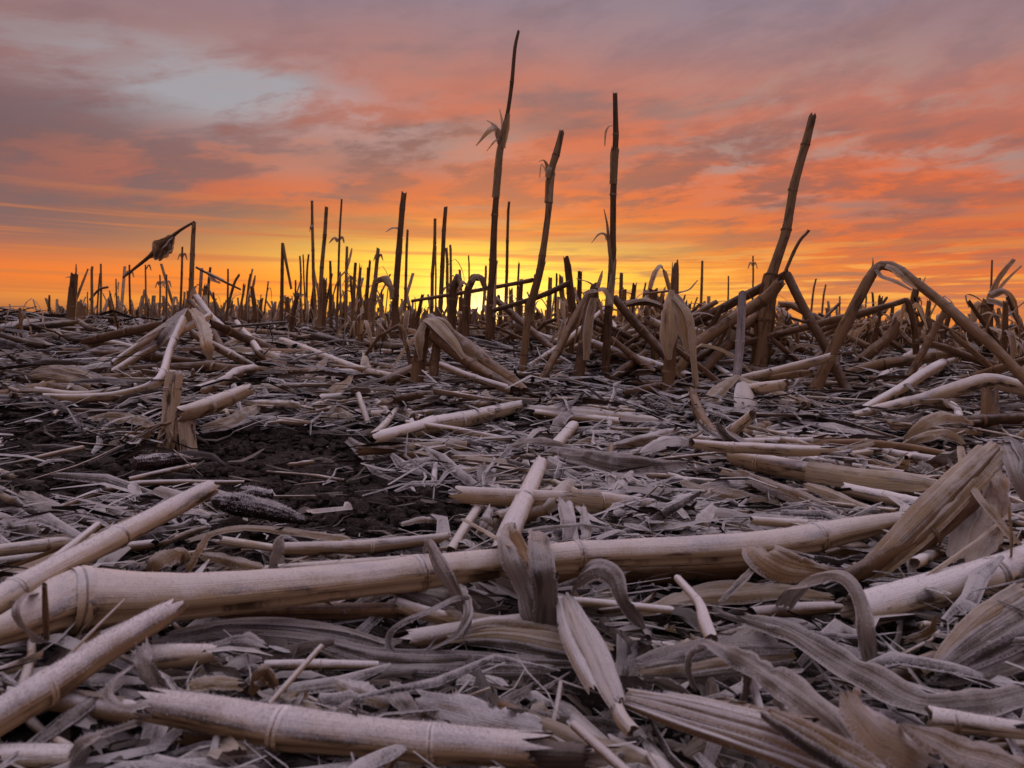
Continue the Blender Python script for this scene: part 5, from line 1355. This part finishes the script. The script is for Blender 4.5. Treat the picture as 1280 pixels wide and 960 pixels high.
# --- lying stalk pieces
def stalk_template(L, r, bend, near, mat, k):
    pts = [(0, 0, 0), (L * .35, bend * L * .3, 0), (L * .7, bend * L * .25, 0), (L, 0, 0)]
    rad = [r * random.uniform(.9, 1.05), r, r * random.uniform(.85, 1.05), r * random.uniform(.6, 1.0)]
    return stalk('fallen_stalk', 'x', 'maize stalk', pts, rad, mat=mat, k=k, every=random.uniform(.09, .14), jag=r * random.uniform(.4, 2.0), jag0=r * random.uniform(.3, 1.2),
                 single=not near, sheaths=[(random.uniform(.0, .4), random.uniform(.5, 1.0), random.uniform(.35, .7), random.random())] if near else (), flat=random.choice((0, 0, .25, .4)))
def lying(count, ylo, yhi, near, Ls, rs, wx=(-60, 1340), k=12, soil_p=.04, up=.12, share=.10):
    tm = [stalk_template(random.uniform(*Ls), random.uniform(*rs), random.uniform(-.25, .25), near, M_STALK if (i % 3 and yhi > 500) or i % 4 == 1 else M_STUB, k) for i in range(8)]
    made = 0
    while made < count:
        px, py = random.uniform(*wx), random.uniform(ylo, yhi)
        if in_soil(px, py) and random.random() > soil_p: continue
        t = tm[made % len(tm)] if made < len(tm) else random.choice(tm)
        p, d = hit(px, py, .01)
        yaw = random.gauss(0, .75) + random.choice((0, math.pi))
        if random.random() < .25: yaw = random.uniform(0, 6.28)
        L = max((c.x for c in map(Vector, [v.co for v in (t if t.type == 'MESH' else t.children[0]).data.vertices])))
        x = Vector((math.cos(yaw), math.sin(yaw), 0))
        e = p + x * L
        z0 = ground(p.x, p.y) + random.uniform(.006, .020); z1 = ground(e.x, e.y) + random.uniform(.006, .024)
        if random.random() < up and px > 330: z1 += L * random.uniform(.12, .55)
        p.z = z0 + float(heaps(p.x, p.y)) * .5; e.z = z1 + float(heaps(e.x, e.y)) * .5
        if hides([p + (e - p) * q + Vector((0, 0, k)) for q in np.linspace(0, 1, 9) for k in (-.006, .006)], share): continue
        qx, qy, _ = to_pixel((p + e) / 2)
        if not (-20 < qx < 1300) or (qy > 640 and d > .3 and blocked(qx, qy)): continue
        if in_soil(qx, qy) and random.random() > soil_p: continue
        a = math.cos(2 * yaw)
        ori = 'level' if abs(a) > .5 and a > 0 else 'pointing away'
        if z1 - z0 > .05: ori = 'tilted up'
        lab = f"{'long' if L > sum(Ls) / 2 else 'short'} stalk piece {ori} {where(qx, qy)}"
        place(t, basis(p, e - p, (random.gauss(0, .2), random.gauss(0, .2), 1)), lab, 'loose stalk pieces lying in the litter')
        made += 1
def blocked(px, py):
    """keep the loose pieces off the front of the big stalk"""
    yb = np.interp(px, [0, 80, 240, 430, 700, 940, 1128], [770, 752, 742, 724, 697, 677, 650])
    return 0 < px < 1128 and abs(py - yb) < 42
lying(14, 700, 940, True, (.03, .10), (.0025, .006), k=14)
lying(28, 560, 700, True, (.04, .16), (.003, .0075))
lying(84, 470, 570, False, (.10, .32), (.005, .010), k=10, up=.25, share=.06)
lying(54, 425, 480, False, (.14, .36), (.006, .011), k=10, up=.4, share=.25)
lying(52, 432, 500, False, (.18, .42), (.006, .010), k=10, wx=(560, 1320), up=.75, share=.35)

# --- leaves and husks
def leaf_template(kind, near):
    L = random.uniform(.05, .16) if kind == 'leaf' else random.uniform(.04, .11)
    w = random.uniform(.006, .016) if kind == 'leaf' else random.uniform(.014, .032)
    nseg = 20 if near else 12
    a = random.uniform(-1.6, 1.6) if random.random() < .7 else random.uniform(-4, 4)
    s = np.linspace(0, 1, 6); cur = np.cumsum(np.concatenate([[0], np.full(5, a / 5)]))
    swer = random.uniform(-.5, .5)
    pts = [Vector((0, 0, 0))]
    for i in range(5): pts.append(pts[-1] + Vector((math.cos(cur[i]) * math.cos(swer * i / 5), math.sin(swer * i / 4), abs(math.sin(cur[i])) * .32)) * (L / 5))
    e0, e1 = random.uniform(.35, .95), random.choice((.12, .3, .6, .9))
    W = w * np.array([e0, .92, 1, .97, .5 + e1 / 2, e1])
    ro = np.cumsum(RNG.normal(0, .35, 6))
    S = smooth_path(pts, nseg, np.column_stack([W, ro]))
    mb = MB()
    ribbon(mb, S[:, :3], S[:, 3], roll=S[:, 4], cup=random.uniform(.2, .9), nc=9, pleat=0.0 if kind == 'leaf' else random.uniform(.03, .10), facing=(0, 0, 1), ragged=.05, ripple=.04)
    o = mb.build('dry_leaf' if kind == 'leaf' else 'husk', M_LEAF if kind == 'leaf' or random.random() < .35 else M_HUSK)
    tag(o, 'x', 'leaf' if kind == 'leaf' else 'husk'); o['len'] = L; o['curl'] = abs(a)
    return o
def leaves(kind, count, ylo, yhi, near, sc=(1, 1), lift=(.002, .016), ntm=10, soil_p=.06):
    tm = [leaf_template(kind, near) for _ in range(ntm)]
    made = 0
    while made < count:
        px, py = random.uniform(-40, 1320), random.uniform(ylo, yhi)
        if in_soil(px, py) and random.random() > soil_p: continue
        if py > 640 and blocked(px, py): continue
        t = tm[made] if made < len(tm) else random.choice(tm)
        p, d = hit(px, py, .008)
        p.z = ground(p.x, p.y) + random.uniform(*lift)
        yaw = random.gauss(0, .8) + random.choice((0, math.pi))
        tilt = random.gauss(0.03, .13)
        x = Vector((math.cos(yaw), math.sin(yaw), math.sin(abs(tilt))))
        s = random.uniform(*sc)
        M = basis(p, x, (random.gauss(0, .3), random.gauss(-.1, .3), 1), s)
        if hides([M @ v.co for v in list(t.data.vertices)[::5]], .04): continue
        size = 'small' if t['len'] * s < .09 else 'long'
        curl = 'curled' if t['curl'] > 1.1 else 'flat'
        lab = f"{size} {curl} dry {kind} {where(px, py)}"
        place(t, M, lab, {'leaf': 'loose dry leaves in the litter', 'husk': 'loose husks in the litter'}[kind])
        made += 1
leaves('leaf', 70, 640, 955, True, (.5, 1.0), (.001, .010))
leaves('husk', 60, 640, 955, True, (.5, .95), (.001, .010))
leaves('leaf', 90, 500, 660, True, (.6, 1.4), (.004, .02))
leaves('husk', 60, 500, 660, True, (.8, 1.5), (.004, .02))
leaves('leaf', 50, 430, 510, False, (1.0, 1.8), (.002, .02))
leaves('husk', 50, 430, 510, False, (1.0, 1.8), (.002, .02))

# --- stubs of the cut rows, and stalks snapped over among them
def stub_template(h, r, style):
    lean = random.uniform(-.12, .12)
    pts = [(0, 0, -.02), (lean * h * .4, 0, h * .45), (lean * h, random.uniform(-.05, .05) * h, h)]
    o = stalk('cut_stump', 'x', 'stump', pts, [r, r * .95, r * .8], mat=M_STUB, k=9, every=random.uniform(.07, .11), jag=r * random.uniform(.4, 2.2), single=True)
    o.location = (0, 0, 0)
    me = o.data
    if style:                                            # shreds of leaf at the top, of one mesh with so small a stub
        mb = MB()
        for q in range(style):
            a = random.uniform(0, 6.28); l = random.uniform(.03, .10); z0 = h * random.uniform(.6, 1.0)
            up = random.uniform(-.2, .8)
            pp = [Vector((lean * z0 + math.cos(a) * r * .7, math.sin(a) * r * .7, z0)), Vector((lean * z0 + math.cos(a) * l * .5, math.sin(a) * l * .5, z0 + l * up)),
                  Vector((lean * z0 + math.cos(a) * l * .9, math.sin(a) * l * .9, z0 + l * (up - .6))), Vector((lean * z0 + math.cos(a) * l, math.sin(a) * l, z0 + l * (up - 1.4)))]
            wmax = random.uniform(.004, .016)
            S = smooth_path(pp, 9, wmax * np.array([.7, 1, .8, .15]))
            ribbon(mb, S[:, :3], S[:, 3], cup=.4, nc=4, facing=(math.cos(a), math.sin(a), .3), ragged=.12)
        lf_ = mb.build('leaf', M_HUSK, o, (0, 0, 0))
    return o
def bent_template():
    """a stalk snapped at one joint: straight below, crushed at the kink, the top hanging or propped on the ground"""
    h = random.uniform(.05, .15); r = random.uniform(.005, .009); l = random.uniform(.05, .26); s = random.choice((-1, 1))
    k = random.uniform(.005, .05)
    pts = [(0, 0, -.02), (s * k * .5, 0, h * .6), (s * k, 0, h), (s * (k + r * .8), 0, h + r * .9), (s * (k + r * 2), .0, h + r * .2),
           (s * (k + r * 2 + l * .5), .02, h * random.uniform(.5, .95)), (s * (k + l), .05, random.uniform(.0, .6) * h)]
    o = stalk('broken_stalk', 'x', 'maize stalk', pts, [r, r, r * .95, r * .6, r * .8, r * .9, r * .8], mat=M_STUB, k=9, every=.1, n=30, single=True, linear=True)
    o.location = (0, 0, 0)
    mb = MB()
    for q in range(3):
        a = random.uniform(-1, 1); l2 = random.uniform(.04, .09)
        pp = [Vector((s * k, 0, h)), Vector((s * k + a * l2 * .6, random.uniform(-.02, .02), h + .015)), Vector((s * k + a * l2, random.uniform(-.03, .03), h - l2 * .6))]
        S = smooth_path(pp, 8, np.array([.006, .012, .003])); ribbon(mb, S[:, :3], S[:, 3], cup=.4, nc=4, facing=(0, -1, .3), ragged=.12)
    mb.build('leaf', M_HUSK, o, (0, 0, 0))
    return o
stubs = [stub_template(random.uniform(.07, .24), random.uniform(.009, .0135), random.choice((0, 2, 3, 4, 5))) for _ in range(16)]
bents = [bent_template() for _ in range(12)]
hts = {o.name: max(v.co.z for v in o.data.vertices) for o in stubs + bents}
def rows(tms, count, dlo, dhi, word, group):
    made = 0
    while made < count:
        d = dlo * (dhi / dlo) ** random.random()
        px = random.uniform(-30, 1310)
        # the rows stand densest left of and around the sunrise, thin out to the far left
        dens = np.interp(px, [-30, 60, 110, 260, 640, 760, 860, 1310], [.0, .08, .7, 1, 1, .8, .55, .55])
        if word == 'low': dens = np.interp(px, [-30, 230, 320, 1310], [0, .1, 1, .8])
        if word in ('lean', 'bent'): dens = np.interp(px, [-30, 360, 480, 560, 1310], [0, .0, .35, 1, 1])
        if random.random() > dens: continue
        t = tms[made] if made < len(tms) else random.choice(tms)
        p = at_depth(px, 430, d); p.z = ground(p.x, p.y)
        s = random.uniform(.75, 1.2)
        if px > 860: s *= .8
        if px < 340: s *= .72
        a = random.uniform(0, 6.28) if word in ('stub', 'low') else random.gauss(0, .5)
        lean = Vector((random.gauss(0, .08), random.gauss(0, .06), 1)).normalized()
        if word == 'lean': lean = Vector((random.choice((-1, 1)) * random.uniform(.5, 2.2), random.gauss(0, .5), 1)).normalized()
        x = Vector((math.cos(a), math.sin(a), 0)); x = (x - lean * x.dot(lean))
        M = basis(p, x, lean, s)
        top = p + lean * hts[t.name] * s
        if hides([p.lerp(top, q) for q in np.linspace(0, 1, 8)], .3 if word == 'lean' else .12, 2): continue
        qx, qy, _ = to_pixel(top)
        lim = max(np.interp(c, [0, 330, 350, 780, 800, 1300], [345, 335, 285, 290, 350, 360]) for c in (px, qx))
        if word in ('lean', 'bent'): lim = np.interp(qx, [0, 400, 480, 800, 900, 1300], [390, 385, 388, 388, 370, 362])
        elif 480 < qx < 800 and random.random() < .6: lim = max(lim, 372)
        if qy < lim: continue
        tall = 'tall' if hts[t.name] * s > .15 else 'low'
        fr = 'frayed' if len(t.children) else 'clean cut'
        dist = 'near' if d < 2.6 else 'far'
        if word == 'lean': lab = f"{tall} {fr} stalk tilted {'left' if lean.x < 0 else 'right'} {where(qx, qy)}"
        else: lab = f"{tall} {fr} stub {dist} off {where(qx, qy)}" if word in ('stub', 'low') else f"{tall} snapped stalk {dist} off {where(qx, qy)}"
        place(t, M, lab, group)
        made += 1
rows(stubs, 145, 1.7, 5.0, 'stub', 'stubs of the cut rows')
lows = [stub_template(random.uniform(.07, .17), random.uniform(.0055, .009), random.choice((2, 3, 4, 5))) for _ in range(10)]
for o in lows: hts[o.name] = max(v.co.z for v in o.data.vertices)
rows(lows, 82, 1.5, 2.4, 'low', 'stubs of the cut rows')
stems = [stub_template(random.uniform(.20, .46), random.uniform(.0045, .008), random.choice((0, 0, 0, 1, 2))) for _ in range(10)]
for o in stems: hts[o.name] = max(v.co.z for v in o.data.vertices)
rows(stems, 58, 2.1, 6.5, 'stub', 'stubs of the cut rows')
rows(bents, 95, 1.42, 2.9, 'bent', 'snapped stalks of the cut rows')
leans = [stub_template(random.uniform(.12, .36), random.uniform(.006, .010), random.choice((0, 0, 2, 3))) for _ in range(10)]
for o in leans:
    o.name = 'leaning_stalk'; o['category'] = 'maize stalk'; hts[o.name] = max(v.co.z for v in o.data.vertices)
rows(leans, 120, 1.36, 2.9, 'lean', 'stalks leaning in the cut rows')

# --- far rows that run together
def far_rows():
    mb = MB()
    n = 8500
    d = 4.2 * (75 / 4.2) ** (RNG.random(n) ** 0.9)
    x = RNG.uniform(-.95, .95, n) * d
    keep = (RNG.random(n) < np.interp(x / d, [-.95, -.66, -.58, -.45, .2, .3, .95], [.1, .02, .1, 1, 1, .6, .6]))
    d, x = d[keep], x[keep]; n = len(d)
    z = terrain(x, d)
    h = RNG.uniform(.06, .24, n) * np.where(RNG.random(n) < .08, 1.9, 1.0); r = RNG.uniform(.008, .016, n)
    ln = RNG.normal(0, .25, (n, 2)) * h[:, None]
    ang = np.array([0, 2.09, 4.19])
    c0 = np.stack([x, d, z - .01], 1); c1 = np.stack([x + ln[:, 0], d + ln[:, 1], z + h], 1)
    o = np.stack([np.cos(ang), np.sin(ang), 0 * ang], 1)
    V = np.concatenate([c0[:, None] + r[:, None, None] * o, c1[:, None] + r[:, None, None] * o * .8], 1)
    k = np.arange(n)[:, None] * 6
    f = np.concatenate([k + np.array(q) for q in ([0, 1, 4, 3], [1, 2, 5, 4], [2, 0, 3, 5])])
    uv = np.zeros((n, 6, 2)); uv[:, :, 0] = [0, .5, 1, 0, .5, 1]; uv[:, 3:, 1] = h[:, None]
    mb.add(V.reshape(-1, 3), f, uv.reshape(-1, 2)); mb.tone[-1] = np.repeat(RNG.random(n), 6)
    t = (np.stack([k[:, 0] + 3, k[:, 0] + 4, k[:, 0] + 5], 1)); mb.f.append(t); mb.mi.append(np.zeros(n, int))
    ob = mb.build('far_stubble', M_STUB); ob['kind'] = 'stuff'; ob['label'] = 'far rows of maize stubble running together at the horizon'
far_rows()

# --- shredded residue that covers the ground
def strips(mb, x, y, L, W, lift, curl, seg=4, steep=.18):
    n = len(x)
    yaw = RNG.normal(0, .9, n) + np.where(RNG.random(n) < .25, RNG.uniform(0, 6.28, n), 0)
    pitch = RNG.normal(0, steep, n); roll = RNG.normal(0, .55, n)
    T = np.stack([np.cos(yaw) * np.cos(pitch), np.sin(yaw) * np.cos(pitch), np.sin(pitch)], 1)
    S0 = np.stack([-np.sin(yaw), np.cos(yaw), 0 * yaw], 1); N0 = np.cross(T, S0)
    S = S0 * np.cos(roll)[:, None] + N0 * np.sin(roll)[:, None]; N = N0 * np.cos(roll)[:, None] - S0 * np.sin(roll)[:, None]
    C = np.stack([x, y, terrain(x, y) + lift], 1)
    s = np.linspace(-.5, .5, seg)
    prof = np.array([.55, 1, .95, .3]) if seg == 4 else np.linspace(.6, .3, seg)
    u = np.array([-1, 0, 1.0])
    bend = curl[:, None] * (0.25 - s[None] ** 2)                       # arches up in the middle
    sway = RNG.normal(0, .10, (n, 1)) * np.sin(s[None] * 5)
    cen = C[:, None] + T[:, None] * (s[None] * L[:, None])[..., None] + N0[:, None] * (bend * L[:, None])[..., None] + S0[:, None] * (sway * L[:, None])[..., None]
    wid = W[:, None] * prof[None] * RNG.uniform(.75, 1.2, (n, seg)) / 2
    V = cen[:, :, None] + S[:, None, None] * (wid[..., None] * u)[..., None] + N[:, None, None] * (wid[..., None] * .45 * (1 - u ** 2))[..., None]
    k = (np.arange(n) * seg * 3)[:, None]
    f = np.concatenate([k + np.array([r * 3 + c, r * 3 + c + 1, r * 3 + c + 4, r * 3 + c + 3]) for r in range(seg - 1) for c in range(2)])
    uv = np.zeros((n, seg, 3, 2)); uv[..., 0] = (u + 1) / 2 * .5; uv[..., 1] = (s[None] * L[:, None])[..., None]
    mb.add(V.reshape(-1, 3), f, uv.reshape(-1, 2), edge=np.broadcast_to(np.abs(u), (n, seg, 3))); mb.tone[-1] = np.repeat(RNG.random(n), seg * 3)
def sticks(name, label, mat, layers):
    mb = MB()
    for (dlo, dhi, n, L0, L1, r0, r1, hi) in layers:
        d = np.sqrt(RNG.uniform(dlo ** 2, dhi ** 2, n * 2)); x = RNG.uniform(-.85, .85, n * 2) * d
        yaw = RNG.normal(0, .8, n * 2) + np.where(RNG.random(n * 2) < .25, RNG.uniform(0, 6.28, n * 2), 0)
        L = L0 + (L1 - L0) * RNG.random(n * 2) ** 1.8
        pit = RNG.normal(0, .10, n * 2); kink = RNG.normal(0, .12, n * 2)
        z = terrain(x, d) + heaps(x, d) * .5 + RNG.random(n * 2) ** 1.5 * hi + .004
        keep = np.ones(n * 2, bool)
        ax = np.stack([np.cos(yaw) * np.cos(pit), np.sin(yaw) * np.cos(pit), np.sin(pit)], 1)
        c = np.stack([x, d, z], 1)
        for i in range(n * 2):
            if d[i] < 1.7 and hides([c[i] + ax[i] * L[i] * q for q in (-.5, -.25, 0, .25, .5)], .12, .1 if random.random() < .94 else 2): keep[i] = False
        idx = np.nonzero(keep)[0][:n]; m = len(idx)
        ax, c, L, yaw, kink = ax[idx], c[idx], L[idx], yaw[idx], kink[idx]
        r = (r0 + (r1 - r0) * RNG.random(m) ** 1.7)
        sd = np.stack([-np.sin(yaw), np.cos(yaw), 0 * yaw], 1); up = np.cross(ax, sd)
        st = np.array([-.5, -.1, .12, .5]); off = np.array([0, 1, 1, 0.])
        cen = c[:, None] + ax[:, None] * (st[None] * L[:, None])[..., None] + sd[:, None] * (off[None] * (kink * L * .4)[:, None])[..., None]
        th = np.linspace(0, 2 * math.pi, 6, endpoint=False)
        rr = r[:, None, None] * RNG.uniform(.75, 1.15, (m, 4, 1)) * np.ones((1, 1, 6))
        V = cen[:, :, None] + rr[..., None] * (np.cos(th)[None, None, :, None] * up[:, None, None] + np.sin(th)[None, None, :, None] * sd[:, None, None])
        V[:, 0] += ax[:, None] * (RNG.normal(0, 1.2, (m, 6)) * r[:, None])[..., None]; V[:, 3] += ax[:, None] * (RNG.normal(0, 1.2, (m, 6)) * r[:, None])[..., None]
        k = (np.arange(m) * 24)[:, None]
        f = np.concatenate([k + np.array([a * 6 + b, a * 6 + (b + 1) % 6, a * 6 + 6 + (b + 1) % 6, a * 6 + 6 + b]) for a in range(3) for b in range(6)]
                           + [k + np.array([3, 2, 1, 0]), k + np.array([5, 4, 3, 0]), k + np.array([18, 19, 20, 21]), k + np.array([18, 21, 22, 23])])
        uv = np.zeros((m, 4, 6, 2)); uv[..., 0] = np.abs(np.linspace(-1, 1, 6)); uv[..., 1] = (st[None] * L[:, None])[..., None]
        mb.add(V.reshape(-1, 3), f, uv.reshape(-1, 2)); mb.tone[-1] = np.repeat(RNG.random(m), 24)
    o = mb.build(name, mat); o['kind'] = 'stuff'; o['label'] = label
sticks('loose_straw', 'loose broken straws and thin stalk splinters strewn over the litter', M_STRAW,
    ((.25, .8, 260, .02, .12, .0006, .0030, .012), (.6, 1.3, 900, .03, .20, .0008, .0042, .014), (1.1, 2.2, 1500, .05, .28, .0015, .006, .02)))
sticks('brown_straw', 'brown broken straws lying between the standing rows', M_BROWN, ((1.5, 4.0, 1800, .08, .40, .003, .009, .04), (3.5, 9, 1500, .15, .5, .005, .012, .05)))

def residue(name, label, mat, layers, soil_p, seed, steep=.18, rooted=False):
    mb = MB()
    for (dlo, dhi, n, L0, L1, W0, W1, lo, hi, cu) in layers:
        m = int(n * 2.4)
        d = np.sqrt(RNG.uniform(dlo ** 2, dhi ** 2, m)); x = RNG.uniform(-.85, .85, m) * d
        clump = vnoise(x * 9 / max(.6, dlo), d * 9 / max(.6, dlo), seed) * .6 + vnoise(x * 30 / max(.6, dlo), d * 30 / max(.6, dlo), seed + 1) * .4
        keep = RNG.random(m) < np.clip((clump - .22) * 2.2, .06, 1)
        if rooted: keep &= RNG.random(m) < np.interp(x / d, [-.62, -.52, -.2, 0, .9], [0, .5, .8, 1, 1])
        lift = heaps(x, d) * (.5 if hi > .012 else .35) + lo + RNG.random(m) ** 1.3 * (hi - lo) * np.clip(clump * 1.8, .3, 1.4)
        if dlo < 2.1:                                      # keep clear of the bare soil and of the large pieces
            v = np.stack([x, d, terrain(x, d) + lift], 1) - np.array(CAM)
            dep = v @ np.array(fwd); qx = 640 + F * (v @ np.array(CR)) / dep; qy = 480 - F * (v @ np.array(CU)) / dep
            for i in np.nonzero(keep)[0]:
                if in_soil(qx[i], qy[i]):
                    if random.random() > soil_p: keep[i] = False
                    continue
                a = int(qy[i] // CELL)
                for q in (-9, 0, 9):
                    b = int((qx[i] + 20 + q) // CELL)
                    if 0 <= a < COVER.shape[0] and 0 <= b < COVER.shape[1] and COVER[a, b] > dep[i] - .02 and random.random() < .8: keep[i] = False
        d, x, clump, lift = d[keep][:n], x[keep][:n], clump[keep][:n], lift[keep][:n]; m = len(d)
        q = RNG.random(m)
        L = L0 + (L1 - L0) * q ** 2.0; W = W0 + (W1 - W0) * RNG.random(m) ** 2.2
        W = np.minimum(W, L * .6)
        if rooted: lift = L * RNG.uniform(.25, .42, m)
        strips(mb, x, d, L, W, lift, RNG.normal(.05, .28, m), steep=steep)
    o = mb.build(name, mat); o['kind'] = 'stuff'; o['label'] = label
residue('gap_shade_litter', 'dark shreds matted under the frosted litter, gap shade put into their colour', M_ROT_SHADE,
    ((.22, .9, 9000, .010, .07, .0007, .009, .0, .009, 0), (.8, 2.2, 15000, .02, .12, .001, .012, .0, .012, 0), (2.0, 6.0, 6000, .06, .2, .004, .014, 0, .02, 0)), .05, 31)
residue('crop_litter', 'shredded frosted leaf and husk litter covering the field', M_LITTER,
    ((.22, .75, 3000, .012, .10, .0007, .011, .003, .02, 0), (.6, 1.2, 5500, .012, .14, .0008, .011, .003, .016, 0),
     (1.1, 2.0, 5500, .02, .20, .0012, .012, .003, .022, 0), (1.8, 3.2, 2500, .05, .25, .004, .02, .01, .05, 0)), .02, 47)
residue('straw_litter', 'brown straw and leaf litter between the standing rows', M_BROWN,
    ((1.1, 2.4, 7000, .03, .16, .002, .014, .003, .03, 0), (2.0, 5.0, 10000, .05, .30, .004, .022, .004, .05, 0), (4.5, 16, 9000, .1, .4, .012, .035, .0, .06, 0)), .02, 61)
residue('stubble_leaves', 'torn leaves standing and hanging among the far stubble', M_BROWN,
    ((1.5, 2.6, 1500, .04, .15, .002, .009, .0, .05, 0), (2.4, 5.0, 2600, .05, .18, .003, .012, .0, .05, 0), (4.5, 14, 2500, .06, .22, .004, .016, .0, .05, 0)), .0, 77, steep=1.0, rooted=True)

# alike pieces in one place are told apart by their order from the left
from collections import defaultdict
same = defaultdict(list)
for o, p in NAMED: same[o['label']].append((to_pixel(p)[0], o))
ORD = ['leftmost', 'second from left', 'third from left', 'fourth from left', 'fifth from left', 'sixth from left', 'seventh from left', 'eighth from left', 'ninth from left', 'tenth from left', 'eleventh from left', 'twelfth from left', 'thirteenth from left', 'fourteenth from left', 'fifteenth from left']
NUM = ['', '', 'two', 'three', 'four', 'five', 'six', 'seven', 'eight', 'nine', 'ten', 'eleven', 'twelve', 'thirteen', 'fourteen', 'fifteen', 'sixteen']
for lab, ls in same.items():
    if len(ls) < 2 or len(ls) > 16: continue
    ls.sort(key=lambda t: t[0])
    for i, (_, o) in enumerate(ls):
        w = ('left' if i == 0 else 'right') if len(ls) == 2 else ('rightmost' if i == len(ls) - 1 else ORD[i])
        o['label'] = f"{lab}, {w} of {NUM[len(ls)]}"
for o, p in NAMED:
    ws = o['label'].split()
    if len(ws) > 16: o['label'] = ' '.join(x for x in ws if x not in ('the', 'dry', 'off', 'clean'))
